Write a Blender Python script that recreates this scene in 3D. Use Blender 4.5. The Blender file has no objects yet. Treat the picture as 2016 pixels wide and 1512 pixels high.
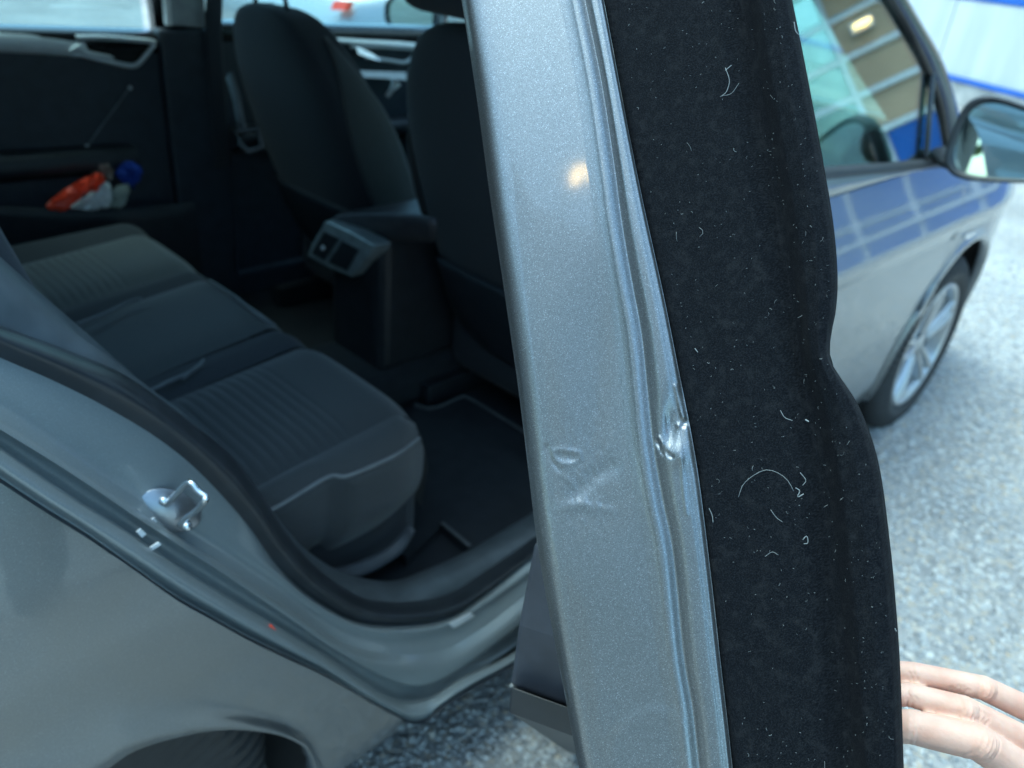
import bpy, bmesh, math, random
import numpy as np
from mathutils import Matrix, Vector
random.seed(7); rng = np.random.default_rng(7)
scene = bpy.context.scene
COL = scene.collection
# ------------------------------------------------------------------ camera
CAM = np.array([-2.50, -1.50, 1.30]); YAW, PITCH, ROLL = [math.radians(a) for a in (42.1, 29.07, 5.98)]
FPX = 1595.0; W0, H0 = 2016.0, 1512.0
def cam_axes():
    cy, sy, cp, sp = math.cos(YAW), math.sin(YAW), math.cos(PITCH), math.sin(PITCH)
    f = np.array([cy*cp, sy*cp, -sp]); r = np.array([sy, -cy, 0.0]); u = np.cross(r, f)
    c, s = math.cos(ROLL), math.sin(ROLL)
    return c*r+s*u, -s*r+c*u, f
AR, AU, AF = cam_axes()
cd = bpy.data.cameras.new('camera'); cam = bpy.data.objects.new('camera', cd); COL.objects.link(cam)
cam.matrix_world = Matrix(((AR[0], AU[0], -AF[0], CAM[0]), (AR[1], AU[1], -AF[1], CAM[1]), (AR[2], AU[2], -AF[2], CAM[2]), (0, 0, 0, 1)))
cd.sensor_width = 36.0; cd.lens = 36.0*FPX/W0; cd.clip_start = 0.02; cd.clip_end = 800
cd.dof.use_dof = True; cd.dof.focus_distance = 0.52; cd.dof.aperture_fstop = 6.3
scene.camera = cam
# ------------------------------------------------------------------ light
SUN_EL, SUN_AZ = math.radians(72), math.radians(120)
w = bpy.data.worlds.new('World'); scene.world = w; w.use_nodes = True
nt = w.node_tree; bg = nt.nodes['Background']
sky = nt.nodes.new('ShaderNodeTexSky'); sky.sky_type = 'NISHITA'; sky.sun_disc = False
sky.sun_elevation = SUN_EL; sky.sun_rotation = math.radians(90) - SUN_AZ
sky.air_density = 1.0; sky.dust_density = 2.0; sky.ozone_density = 1.5
nt.links.new(sky.outputs[0], bg.inputs[0]); bg.inputs[1].default_value = 0.14
sl = bpy.data.lights.new('sun', 'SUN'); so = bpy.data.objects.new('sun', sl); COL.objects.link(so)
sl.energy = 0.5; sl.angle = math.radians(45); sl.color = (1.0, 0.98, 0.95)
sd = Vector((math.cos(SUN_EL)*math.cos(SUN_AZ), math.cos(SUN_EL)*math.sin(SUN_AZ), math.sin(SUN_EL)))
so.rotation_euler = sd.to_track_quat('Z', 'Y').to_euler()
scene.view_settings.view_transform = 'Standard'; scene.view_settings.look = 'None'
scene.view_settings.gamma = 1.0; scene.view_settings.use_curve_mapping = False
scene.view_settings.exposure = 2.12
scene.view_settings.use_white_balance = True; scene.view_settings.white_balance_temperature = 5700; scene.view_settings.white_balance_tint = -20

# ------------------------------------------------------------------ placing helpers: sight lines met with real planes
def ray(px, py):
    return AR*((px-W0/2)/FPX) - AU*((py-H0/2)/FPX) + AF
def at(px, py, ax, v):
    i = 'xyz'.index(ax); d = ray(px, py); t = (v-CAM[i])/d[i]
    return CAM+t*d
def atp(px, py, p0, n):
    d = ray(px, py); t = np.dot(np.asarray(p0)-CAM, n)/np.dot(d, n)
    return CAM+t*d
def atd(px, py, depth):
    return CAM+ray(px, py)*depth
def line(pts, ax, v): return np.array([at(x, y, ax, v) for x, y in pts])

# ------------------------------------------------------------------ object helpers
def link(name, me, mat, parent=None, smooth=True):
    o = bpy.data.objects.new(name, me); COL.objects.link(o)
    if mat is not None and not me.materials: me.materials.append(mat)
    if parent is not None: o.parent = parent
    if smooth: me.polygons.foreach_set('use_smooth', [True]*len(me.polygons))
    return o
def mk(name, v, f, mat, parent=None, smooth=True, solid=0.0, off=-1.0, sub=0, bev=0.0):
    me = bpy.data.meshes.new(name); me.from_pydata([tuple(map(float, p)) for p in v], [], [tuple(map(int, q)) for q in f]); me.update()
    o = link(name, me, mat, parent, smooth)
    if solid:
        m = o.modifiers.new('solid', 'SOLIDIFY'); m.thickness = solid; m.offset = off
    if bev:
        m = o.modifiers.new('bevel', 'BEVEL'); m.width = bev; m.segments = 3; m.limit_method = 'ANGLE'
    if sub:
        m = o.modifiers.new('sub', 'SUBSURF'); m.levels = sub; m.render_levels = sub
    return o
def from_bm(name, bm, mat, parent=None, smooth=True, bev=0.0, sub=0):
    me = bpy.data.meshes.new(name); bm.to_mesh(me); bm.free()
    o = link(name, me, mat, parent, smooth)
    if bev:
        m = o.modifiers.new('bevel', 'BEVEL'); m.width = bev; m.segments = 3; m.limit_method = 'ANGLE'
    if sub:
        m = o.modifiers.new('sub', 'SUBSURF'); m.levels = sub; m.render_levels = sub
    return o
def thing(name, label, cat, loc=(0, 0, 0), group=None):
    o = bpy.data.objects.new(name, None); COL.objects.link(o); o.location = loc; o.empty_display_size = 0.1
    o['label'] = label; o['category'] = cat
    if group: o['group'] = group
    return o
def tag(o, label, cat, group=None, kind=None):
    o['label'] = label; o['category'] = cat
    if group: o['group'] = group
    if kind: o['kind'] = kind
    return o
def catmull(p, n):
    p = np.asarray(p, float)
    q = np.vstack([2*p[0]-p[1], p, 2*p[-1]-p[-2]])
    out = []
    for i in range(1, len(q)-2):
        a, b, c, d = q[i-1], q[i], q[i+1], q[i+2]
        for t in np.linspace(0, 1, 12, endpoint=False):
            out.append(.5*((2*b)+(-a+c)*t+(2*a-5*b+4*c-d)*t*t+(-a+3*b-3*c+d)*t**3))
    out.append(p[-1]); out = np.array(out)
    s = np.concatenate([[0], np.cumsum(np.linalg.norm(np.diff(out, axis=0), axis=1))])
    t = np.linspace(0, s[-1], n)
    return np.stack([np.interp(t, s, out[:, k]) for k in range(out.shape[1])], 1)
def grid_faces(r, c, closed_c=False, closed_r=False):
    f = []
    for i in range(r if closed_r else r-1):
        for j in range(c if closed_c else c-1):
            f.append((i*c+j, i*c+(j+1) % c, ((i+1) % r)*c+(j+1) % c, ((i+1) % r)*c+j))
    return f
def loft(name, curves, mat, parent=None, n=80, m=1, spline=True, solid=0.0, off=-1.0, smooth=True):
    cs = np.array([catmull(c, n) if spline else np.asarray(c, float) for c in curves]); n = cs.shape[1]
    if m > 1 and len(cs) > 2:
        cs = np.stack([catmull(cs[:, j], (len(cs)-1)*m+1) for j in range(n)], 1)
    elif m > 1:
        t = np.linspace(0, 1, m+1)[:, None, None]; cs = cs[0][None]*(1-t)+cs[1][None]*t
    return mk(name, cs.reshape(-1, 3), grid_faces(len(cs), n), mat, parent, smooth, solid, off)
def tube_data(path, rad, k=8, closed=False, flat=1.0, upv=None):
    path = np.asarray(path, float); n = len(path)
    rad = np.full(n, rad) if np.isscalar(rad) else np.interp(np.linspace(0, 1, n), np.linspace(0, 1, len(rad)), rad)
    T = np.gradient(path, axis=0) if not closed else (np.roll(path, -1, 0)-np.roll(path, 1, 0))
    T /= np.linalg.norm(T, axis=1)[:, None]+1e-12
    ref = np.array(upv if upv is not None else (0.13, 0.2, 1.0), float)
    V = []
    for i in range(n):
        a = np.cross(ref, T[i]); a /= np.linalg.norm(a)+1e-12; b = np.cross(T[i], a)
        for j in range(k):
            th = 2*math.pi*j/k
            V.append(path[i]+rad[i]*(a*math.cos(th)+b*math.sin(th)*flat))
    F = grid_faces(n, k, True, closed)
    if not closed:
        F.append(tuple(range(k-1, -1, -1))); F.append(tuple((n-1)*k+j for j in range(k)))
    return np.array(V), F
def tube(name, path, rad, mat, parent=None, k=8, closed=False, n=0, flat=1.0, upv=None):
    if n: path = catmull(path, n)
    v, f = tube_data(path, rad, k, closed, flat, upv)
    return mk(name, v, f, mat, parent)
def box_bm(bm, c, s, R=None):
    r = bmesh.ops.create_cube(bm, size=1.0)
    M = Matrix.Translation(Vector(c)) @ (R.to_4x4() if R is not None else Matrix.Identity(4)) @ Matrix.Diagonal((s[0], s[1], s[2], 1))
    bmesh.ops.transform(bm, matrix=M, verts=r['verts']); return r['verts']
def box(name, c, s, mat, parent=None, bev=0.004, R=None):
    bm = bmesh.new(); box_bm(bm, c, s, R)
    return from_bm(name, bm, mat, parent, smooth=False, bev=bev)
def prism(name, pts, nrm, depth, mat, parent=None, bev=0.0, smooth=False):
    """closed outline given a thickness along nrm"""
    p = np.asarray(pts, float); q = p+np.asarray(nrm, float)*depth; n = len(p)
    f = [tuple(range(n)), tuple(range(2*n-1, n-1, -1))]+[(i, (i+1) % n, n+(i+1) % n, n+i) for i in range(n)]
    o = mk(name, np.vstack([p, q]), f, mat, parent, smooth=smooth, bev=bev)
    bm = bmesh.new(); bm.from_mesh(o.data); bmesh.ops.recalc_face_normals(bm, faces=bm.faces); bm.to_mesh(o.data); bm.free()
    return o
def lathe_data(prof, c, axis='y', k=48):
    V = []
    for r, h in prof:
        for j in range(k):
            a = 2*math.pi*j/k
            V.append((c[0]+r*math.cos(a), c[1]+h, c[2]+r*math.sin(a)) if axis == 'y' else (c[0]+r*math.cos(a), c[1]+r*math.sin(a), c[2]+h))
    return V, grid_faces(len(prof), k, True)
def lathe(name, prof, c, mat, parent=None, axis='y', k=48):
    v, f = lathe_data(prof, c, axis, k); return mk(name, v, f, mat, parent)

# ------------------------------------------------------------------ materials
def base_mat(name):
    m = bpy.data.materials.new(name); m.use_nodes = True
    return m, m.node_tree, m.node_tree.nodes['Principled BSDF']
def noise_col(nt, c1, c2, scale, detail=4.0, lo=.35, hi=.65, co='Object', stretch=None):
    tc = nt.nodes.new('ShaderNodeTexCoord'); nz = nt.nodes.new('ShaderNodeTexNoise'); cr = nt.nodes.new('ShaderNodeValToRGB')
    nz.inputs['Scale'].default_value = scale; nz.inputs['Detail'].default_value = detail
    cr.color_ramp.elements[0].position = lo; cr.color_ramp.elements[1].position = hi
    cr.color_ramp.elements[0].color = (*c1, 1); cr.color_ramp.elements[1].color = (*c2, 1)
    src = tc.outputs[co]
    if stretch:
        mp = nt.nodes.new('ShaderNodeMapping'); mp.inputs['Scale'].default_value = stretch; nt.links.new(src, mp.inputs[0]); src = mp.outputs[0]
    nt.links.new(src, nz.inputs['Vector']); nt.links.new(nz.outputs['Fac'], cr.inputs[0])
    return cr.outputs[0], nz.outputs['Fac'], src
def bump(nt, b, fac, strength, dist):
    bp = nt.nodes.new('ShaderNodeBump'); bp.inputs['Strength'].default_value = strength; bp.inputs['Distance'].default_value = dist
    nt.links.new(fac, bp.inputs['Height']); nt.links.new(bp.outputs[0], b.inputs['Normal']); return bp
def mat_simple(name, c, rough=.6, metal=0., var=.15, scale=30., bumps=0., bscale=300., coat=0., sheen=0.):
    m, nt, b = base_mat(name)
    col, fac, src = noise_col(nt, tuple(x*(1-var) for x in c), tuple(x*(1+var) for x in c), scale)
    nt.links.new(col, b.inputs['Base Color']); b.inputs['Roughness'].default_value = rough; b.inputs['Metallic'].default_value = metal
    b.inputs['Coat Weight'].default_value = coat; b.inputs['Coat Roughness'].default_value = .04
    if sheen: b.inputs['Sheen Weight'].default_value = sheen
    if bumps:
        nz = nt.nodes.new('ShaderNodeTexNoise'); nz.inputs['Scale'].default_value = bscale; nz.inputs['Detail'].default_value = 3
        nt.links.new(src, nz.inputs['Vector']); bump(nt, b, nz.outputs['Fac'], bumps, .001)
    return m
def mat_paint(name, c, flake=900., fl=.35, dirt=0.0, rough=.34, metal=.75, coat=1.0, cr_=.03, fb=.2):
    m, nt, b = base_mat(name)
    tc = nt.nodes.new('ShaderNodeTexCoord')
    vo = nt.nodes.new('ShaderNodeTexVoronoi'); vo.inputs['Scale'].default_value = flake
    nt.links.new(tc.outputs['Object'], vo.inputs['Vector'])
    bw = nt.nodes.new('ShaderNodeSeparateColor'); nt.links.new(vo.outputs['Color'], bw.inputs[0])
    rp = nt.nodes.new('ShaderNodeValToRGB'); e = rp.color_ramp.elements
    e[0].position = 0; e[0].color = (*[x*(1-fl) for x in c], 1); e[1].position = .93; e[1].color = (*[x*(1+fl*.5) for x in c], 1)
    x = e.new(1.0); x.color = (*[min(1, q*(1+fl*3.2)) for q in c], 1)
    nt.links.new(bw.outputs[0], rp.inputs[0])
    out = rp.outputs[0]
    if dirt:
        nz = nt.nodes.new('ShaderNodeTexNoise'); nz.inputs['Scale'].default_value = 7; nz.inputs['Detail'].default_value = 8
        nt.links.new(tc.outputs['Object'], nz.inputs['Vector'])
        r2 = nt.nodes.new('ShaderNodeValToRGB'); r2.color_ramp.elements[0].position = .45; r2.color_ramp.elements[1].position = .75
        r2.color_ramp.elements[1].color = (dirt, dirt, dirt, 1)
        nt.links.new(nz.outputs['Fac'], r2.inputs[0])
        mx = nt.nodes.new('ShaderNodeMix'); mx.data_type = 'RGBA'; nt.links.new(r2.outputs[0], mx.inputs[0]); nt.links.new(out, mx.inputs[6])
        mx.inputs[7].default_value = (.20, .19, .17, 1); out = mx.outputs[2]
        ad = nt.nodes.new('ShaderNodeMath'); ad.operation = 'MULTIPLY_ADD'; ad.inputs[1].default_value = .5; ad.inputs[2].default_value = cr_
        nt.links.new(r2.outputs[0], ad.inputs[0]); nt.links.new(ad.outputs[0], b.inputs['Coat Roughness'])
    nt.links.new(out, b.inputs['Base Color'])
    b.inputs['Metallic'].default_value = metal; b.inputs['Roughness'].default_value = rough
    b.inputs['Coat Weight'].default_value = coat
    if not dirt: b.inputs['Coat Roughness'].default_value = cr_
    bp = nt.nodes.new('ShaderNodeBump'); bp.inputs['Strength'].default_value = fb; bp.inputs['Distance'].default_value = .0006
    nt.links.new(bw.outputs[1], bp.inputs['Height']); nt.links.new(bp.outputs[0], b.inputs['Normal'])
    return m
def mat_glass(name, tint, f0=.08):
    m = bpy.data.materials.new(name); m.use_nodes = True; nt = m.node_tree; nt.nodes.clear()
    o = nt.nodes.new('ShaderNodeOutputMaterial'); mx = nt.nodes.new('ShaderNodeMixShader'); tr = nt.nodes.new('ShaderNodeBsdfTransparent'); gl = nt.nodes.new('ShaderNodeBsdfGlossy')
    lw = nt.nodes.new('ShaderNodeLayerWeight'); lw.inputs[0].default_value = .5
    pw = nt.nodes.new('ShaderNodeMath'); pw.operation = 'POWER'; pw.inputs[1].default_value = 4.0; nt.links.new(lw.outputs['Facing'], pw.inputs[0])
    ma = nt.nodes.new('ShaderNodeMath'); ma.operation = 'MULTIPLY_ADD'; ma.inputs[1].default_value = 1-f0; ma.inputs[2].default_value = f0; nt.links.new(pw.outputs[0], ma.inputs[0])
    tr.inputs[0].default_value = (*tint, 1); gl.inputs['Roughness'].default_value = 0.0; gl.inputs[0].default_value = (.95, .97, 1, 1)
    nz = nt.nodes.new('ShaderNodeTexNoise'); nz.inputs['Scale'].default_value = 1.2; nz.inputs['Detail'].default_value = 0
    bp = nt.nodes.new('ShaderNodeBump'); bp.inputs['Strength'].default_value = .08; bp.inputs['Distance'].default_value = .01
    nt.links.new(nz.outputs['Fac'], bp.inputs['Height']); nt.links.new(bp.outputs[0], gl.inputs['Normal'])
    nt.links.new(ma.outputs[0], mx.inputs[0]); nt.links.new(tr.outputs[0], mx.inputs[1]); nt.links.new(gl.outputs[0], mx.inputs[2]); nt.links.new(mx.outputs[0], o.inputs[0])
    return m
def mat_emit(name, c, s):
    m, nt, b = base_mat(name); b.inputs['Base Color'].default_value = (*c, 1)
    b.inputs['Emission Color'].default_value = (*c, 1); b.inputs['Emission Strength'].default_value = s; return m
GREY = (.200, .212, .220)
M = {}
M['paint'] = mat_paint('grey_metallic_paint', GREY, 1500, .10, dirt=.45)
M['paint_clean'] = mat_paint('grey_metallic_paint_side', GREY, 1500, .08, dirt=.0)
M['paint_edge'] = mat_paint('grey_metallic_paint_close', (.220, .226, .232), 2200, .27, rough=.34, metal=.85, coat=.75, cr_=.06, fb=.20)
M['paint_jamb_sheen'] = mat_paint('jamb_paint_sky_sheen', (.27, .30, .31), 1500, .08, dirt=.0, rough=.42, metal=.35, coat=.5, cr_=.10)  # body paint lifted and tinted teal, standing in for sky reflected on the jamb
M['rubber'] = mat_simple('black_rubber', (.024, .028, .034), .34, bumps=.1)
M['tyre'] = mat_simple('tyre_rubber', (.022, .022, .023), .7, bumps=.4, bscale=120)
M['well'] = mat_simple('black_wheel_liner', (.010, .010, .010), .9)
M['plastic'] = mat_simple('black_plastic', (.021, .024, .029), .45, bumps=.15, bscale=900)
M['gloss_black'] = mat_simple('gloss_black_trim', (.012, .012, .013), .15, coat=.5)
M['trim'] = mat_simple('soft_trim', (.030, .036, .046), .55, bumps=.2, bscale=700)
M['trim_grey'] = mat_simple('grey_pillar_trim', (.30, .31, .31), .6, bumps=.15, bscale=500)
M['fabric'] = mat_simple('charcoal_seat_fabric', (.054, .060, .064), .9, var=.2, scale=400, bumps=.5, bscale=900, sheen=.25)
M['fabric_dark'] = mat_simple('black_seat_fabric', (.028, .032, .040), .9, var=.2, scale=400, bumps=.5, bscale=900, sheen=.1)
M['fabric_mid'] = mat_simple('grey_seat_fabric', (.042, .046, .050), .9, var=.2, scale=400, bumps=.5, bscale=900, sheen=.25)
M['piping'] = mat_simple('pale_seat_piping', (.17, .18, .19), .7)
M['carpet'] = mat_simple('black_carpet', (.016, .019, .024), 1.0, bumps=.8, bscale=500)
M['silver'] = mat_simple('brushed_silver_trim', (.62, .63, .65), .45, metal=.2, var=.05)
M['chrome'] = mat_simple('zinc_steel', (.72, .74, .76), .26, metal=1.0, var=.03)
M['alloy'] = mat_simple('silver_alloy', (.44, .445, .45), .32, metal=.75, var=.05, coat=.4)
M['belt'] = mat_simple('grey_belt_webbing', (.10, .105, .11), .8, bumps=.4, bscale=400)
M['glass'] = mat_glass('tinted_window_glass', (.80, .90, .91), .09)
M['glass_front'] = mat_glass('front_window_glass', (.60, .78, .72), .13)
M['glass_clear'] = mat_glass('clear_window_glass', (.88, .95, .93), .04)
m, nt_, b_ = base_mat('mirror_silver'); b_.inputs['Base Color'].default_value = (.62, .75, .74, 1); b_.inputs['Metallic'].default_value = 1; b_.inputs['Roughness'].default_value = .01; M['mirror'] = m
M['white'] = mat_simple('white_label', (.8, .8, .8), .5, var=.05)
M['red'] = mat_simple('red_plastic_wrap', (.9, .075, .03), .35, var=.1)
M['white_wrap'] = mat_simple('white_paper_wrap', (.75, .74, .72), .6, var=.1)
M['blue_cloth'] = mat_simple('blue_cloth', (.02, .05, .32), .8, bumps=.5)
M['grey_wrap'] = mat_simple('grey_wrap', (.36, .38, .33), .6)
M['beige_wrap'] = mat_simple('beige_wrap', (.35, .27, .22), .6)

# ------------------------------------------------------------------ setting: ground, gravel
def ground_mat():
    m, nt, b = base_mat('worn_exposed_aggregate')
    tc = nt.nodes.new('ShaderNodeTexCoord')
    vo = nt.nodes.new('ShaderNodeTexVoronoi'); vo.inputs['Scale'].default_value = 75; nt.links.new(tc.outputs['Object'], vo.inputs['Vector'])
    sp = nt.nodes.new('ShaderNodeSeparateColor'); nt.links.new(vo.outputs['Color'], sp.inputs[0])
    cr = nt.nodes.new('ShaderNodeValToRGB'); e = cr.color_ramp.elements
    e[0].position = 0; e[0].color = (.22, .22, .22, 1); e[1].position = 1; e[1].color = (.56, .56, .54, 1)
    x = e.new(.6); x.color = (.36, .365, .365, 1); x = e.new(.93); x.color = (.40, .36, .30, 1)
    nt.links.new(sp.outputs[0], cr.inputs[0])
    nz = nt.nodes.new('ShaderNodeTexNoise'); nz.inputs['Scale'].default_value = 1.3; nz.inputs['Detail'].default_value = 6; nt.links.new(tc.outputs['Object'], nz.inputs['Vector'])
    r2 = nt.nodes.new('ShaderNodeValToRGB'); r2.color_ramp.elements[0].position = .3; r2.color_ramp.elements[0].color = (.72, .72, .72, 1); r2.color_ramp.elements[1].position = .7; r2.color_ramp.elements[1].color = (1.1, 1.1, 1.1, 1)
    nt.links.new(nz.outputs['Fac'], r2.inputs[0])
    mx = nt.nodes.new('ShaderNodeMix'); mx.data_type = 'RGBA'; mx.blend_type = 'MULTIPLY'; mx.inputs[0].default_value = 1
    nt.links.new(cr.outputs[0], mx.inputs[6]); nt.links.new(r2.outputs[0], mx.inputs[7]); nt.links.new(mx.outputs[2], b.inputs['Base Color'])
    b.inputs['Roughness'].default_value = .85
    bump(nt, b, vo.outputs['Distance'], .6, .006).invert = True
    return m
M['ground'] = ground_mat()
g = mk('ground', [(-120, -120, 0), (160, -120, 0), (160, 120, 0), (-120, 120, 0)], [(0, 1, 2, 3)], M['ground'], smooth=False); g['kind'] = 'structure'
def stone_mat():
    m, nt, b = base_mat('gravel_stones')
    a = nt.nodes.new('ShaderNodeAttribute'); a.attribute_name = 'tone'
    cr = nt.nodes.new('ShaderNodeValToRGB'); e = cr.color_ramp.elements
    e[0].color = (.23, .235, .24, 1); e[1].color = (.56, .56, .54, 1)
    x = e.new(.5); x.color = (.40, .41, .41, 1); x = e.new(.86); x.color = (.52, .525, .52, 1); x = e.new(.93); x.color = (.46, .38, .28, 1)
    nt.links.new(a.outputs['Fac'], cr.inputs[0]); nt.links.new(cr.outputs[0], b.inputs['Base Color']); b.inputs['Roughness'].default_value = .8
    return m
def gravel(n):
    base = np.array([(1, 0, 0), (-1, 0, 0), (0, 1, 0), (0, -1, 0), (0, 0, 1), (0.7, .7, .55), (-.7, .7, .55), (-.7, -.7, .55), (.7, -.7, .55)], float)
    fs = np.array([(4, 5, 6), (4, 6, 7), (4, 7, 8), (4, 8, 5), (5, 0, 2), (5, 2, 6), (6, 2, 1), (6, 1, 7), (7, 1, 3), (7, 3, 8), (8, 3, 0), (8, 0, 5)])
    u = rng.random(n); r = 0.5+4.6*u**1.35; a = np.radians(rng.uniform(-42, 66, n))
    x = CAM[0]+r*np.cos(a); y = CAM[1]+r*np.sin(a)
    keep = (y < -.55) & (x > -2.35); x, y = x[keep], y[keep]; n = len(x)
    s = rng.uniform(.0025, .0068, n)*(1+.12*np.hypot(x-CAM[0], y-CAM[1]))
    P = base[None]*(1+.3*rng.normal(size=(n, 9, 1)).clip(-1, 1)); P = P*s[:, None, None]*np.stack([rng.uniform(.7, 1.3, n), rng.uniform(.7, 1.3, n), rng.uniform(.4, .8, n)], 1)[:, None]
    th = rng.uniform(0, 6.28, n); c, q = np.cos(th)[:, None], np.sin(th)[:, None]
    X = P[..., 0]*c-P[..., 1]*q+x[:, None]; Y = P[..., 0]*q+P[..., 1]*c+y[:, None]; Z = P[..., 2]-.001
    V = np.stack([X, Y, Z], -1).reshape(-1, 3); F = (fs[None]+9*np.arange(n)[:, None, None]).reshape(-1, 3)
    me = bpy.data.meshes.new('gravel'); me.vertices.add(len(V)); me.vertices.foreach_set('co', V.ravel())
    me.loops.add(len(F)*3); me.loops.foreach_set('vertex_index', F.ravel()); me.polygons.add(len(F)); me.polygons.foreach_set('loop_start', np.arange(len(F))*3)
    me.update(calc_edges=True)
    at_ = me.attributes.new('tone', 'FLOAT', 'POINT'); at_.data.foreach_set('value', np.repeat(rng.random(n), 9))
    o = link('gravel', me, stone_mat(), None, smooth=False)
    tag(o, 'loose pale grey gravel bedded over the car park', 'gravel', kind='stuff')
gravel(85000)

# ------------------------------------------------------------------ the office building ahead and to the right
def plaster():
    m, nt, b = base_mat('white_wall_panel')
    col, fac, src = noise_col(nt, (.50, .52, .53), (.62, .63, .63), 1.5, 6, .3, .7, stretch=(3, 3, .5))
    nt.links.new(col, b.inputs['Base Color']); b.inputs['Roughness'].default_value = .55; return m
M['wall'] = plaster()
M['plinth'] = mat_simple('stained_concrete', (.45, .44, .41), .9, var=.25, scale=4)
M['blue'] = mat_simple('blue_cladding', (.03, .11, .45), .35, var=.08, scale=3)
M['tan'] = mat_simple('tan_blind', (.50, .37, .245), .6, var=.15, scale=1.2)
M['mullion'] = mat_simple('white_mullion', (.72, .75, .77), .4, var=.05)
M['plastic_dark'] = mat_simple('dark_soffit', (.05, .05, .055), .6)
WB = np.array([8.55, 2.0, 0.0]); WD = np.array([-.503, -.864, 0.0]); WN = np.array([-.864, .503, 0.0])  # base point, run to the right, outward face
def wpt(s, z, o=0.): return WB+WD*s+WN*o+np.array([0, 0, z])
WR = Matrix(((WD[0], WN[0], 0), (WD[1], WN[1], 0), (0, 0, 1)))
def wbox(name, s0, s1, z0, z1, o0, o1, mat, parent, bev=.006):
    return box(name, wpt((s0+s1)/2, (z0+z1)/2, (o0+o1)/2), (s1-s0, o1-o0, z1-z0), mat, parent, bev, WR)
bld = thing('office_building', 'white panelled building with blue bands and tan glazing beyond the car', 'building', tuple(WB))
bld.matrix_world = Matrix.Identity(4)
bld.location = (0, 0, 0)
wbox('wall', -14, 16, -.05, 7.0, -.5, -.06, M['wall'], bld, 0)
wbox('plinth', -14, 2.2, 0, .24, -.058, .06, M['plinth'], bld)
wbox('sill_strip', -14, 2.2, .24, .29, -.058, .085, M['blue'], bld)
for i in range(6):
    s = 2.18-2.38*(i+1)
    wbox('wall_panel', s, s+2.36, .292, 1.085, -.058, .02, M['wall'], bld)
    wbox('band_panel', s, s+2.36, 1.095, 1.75, -.058, .03, M['blue'], bld)
    wbox('wall_panel', s, s+2.36, 1.76, 3.4, -.058, .02, M['wall'], bld)
# glazed part, mirrored in the car's side
M['pale'] = mat_simple('pale_mint_glazing', (.62, .80, .72), .12, metal=.7, var=.10, scale=1.5)
S0 = 2.25
wbox('plinth', S0, 14, 0, .36, -.058, -.01, M['wall'], bld)
for c in range(22):
    s = S0+c*.53
    for z0 in (.38, .80, 1.22):
        wbox('spandrel_panel', s+.03, s+.50, z0+.022, z0+.398, -.058, -.012, M['wall' if z0 > 1 and s > 5.6 else 'blue'], bld)
tw = 1.27
for c in range(9):
    s = S0+c*tw
    for k in range(4):
        z0 = 1.67+k*.375
        wbox('blind' if s < 5.9 else 'cladding_panel', s+.03, s+tw-.03, z0+.03, z0+.345, -.058, -.03, M['tan'] if s < 5.9 else M['pale'], bld)
    wbox('mullion', s-.025, s+.025, 1.66, 3.17, -.058, .005, M['mullion'], bld)
for z in (.36, .785, 1.205, 1.65, 2.025, 2.40, 2.775, 3.15):
    wbox('transom', S0, 14, z-.02, z+.02, -.057, .0, M['mullion'], bld)
wbox('backing', S0, 14, .36, 3.17, -.059, -.04, M['mullion'], bld, 0)
wbox('soffit', S0, 14, 3.17, 3.4, -.058, .25, M['plastic_dark'], bld)
wbox('upper_wall', S0, 14, 3.41, 7, -.058, .05, M['wall'], bld)
# lit lamp on the facade
lp = thing('wall_lamp', 'lit warm oval lamp fixed to the tan glazed front', 'lamp'); 
M['lamp'] = mat_emit('warm_lamp', (1.0, .55, .2), 3.0); M['lamp_bright'] = mat_emit('bright_warm_lamp', (1.0, .55, .22), 13.0)
def lamp_at(s, z):
    bm = bmesh.new(); bmesh.ops.create_uvsphere(bm, u_segments=20, v_segments=10, radius=1)
    bmesh.ops.transform(bm, matrix=Matrix.Translation(Vector(wpt(s, z, .10))) @ WR.to_4x4() @ Matrix.Diagonal((.085, .04, .022, 1)), verts=bm.verts)
    from_bm('bulb', bm, M['lamp'], lp); wbox('backplate', s-.10, s+.10, z-.05, z+.05, -.03, .06, M['mullion'], lp)
lamp_at(5.80, 2.62)

# two storey house behind the photographer, mirrored in the door edge
hs_ = thing('house', 'grey rendered house standing behind the open car', 'house')
HX = -8.2
box('wall', (HX-2.5, -5.5, 2.6), (5.0, 9.0, 5.2), mat_simple('grey_render', (.52, .52, .50), .9, scale=2), hs_, .01)
box('eaves', (HX-2.4, -5.5, 5.28), (5.8, 9.6, .15), M['plastic_dark'], hs_, .01)
for yy in (-8.4, -5.6, -2.8):
    for zz in (1.5, 3.9):
        wf = box('window', (HX+.01, yy, zz), (.06, 1.3, 1.3), M['mullion'], hs_, .01); box('pane', (HX+.045, yy, zz), (.02, 1.14, 1.14), M['tan'], wf, .0)
hl = thing('eaves_lamp', 'lit warm lamp under the eaves of the house', 'lamp')
bm = bmesh.new(); bmesh.ops.create_uvsphere(bm, u_segments=16, v_segments=10, radius=1)
bmesh.ops.transform(bm, matrix=Matrix.Translation((HX+.70, -1.84, 5.73)) @ Matrix.Diagonal((.05, .05, .13, 1)), verts=bm.verts); from_bm('bulb', bm, M['lamp_bright'], hl)
tube('bracket', [(HX+.45, -1.84, 5.30), (HX+.70, -1.84, 5.60)], .03, M['plastic_dark'], hl, 8)

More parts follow.
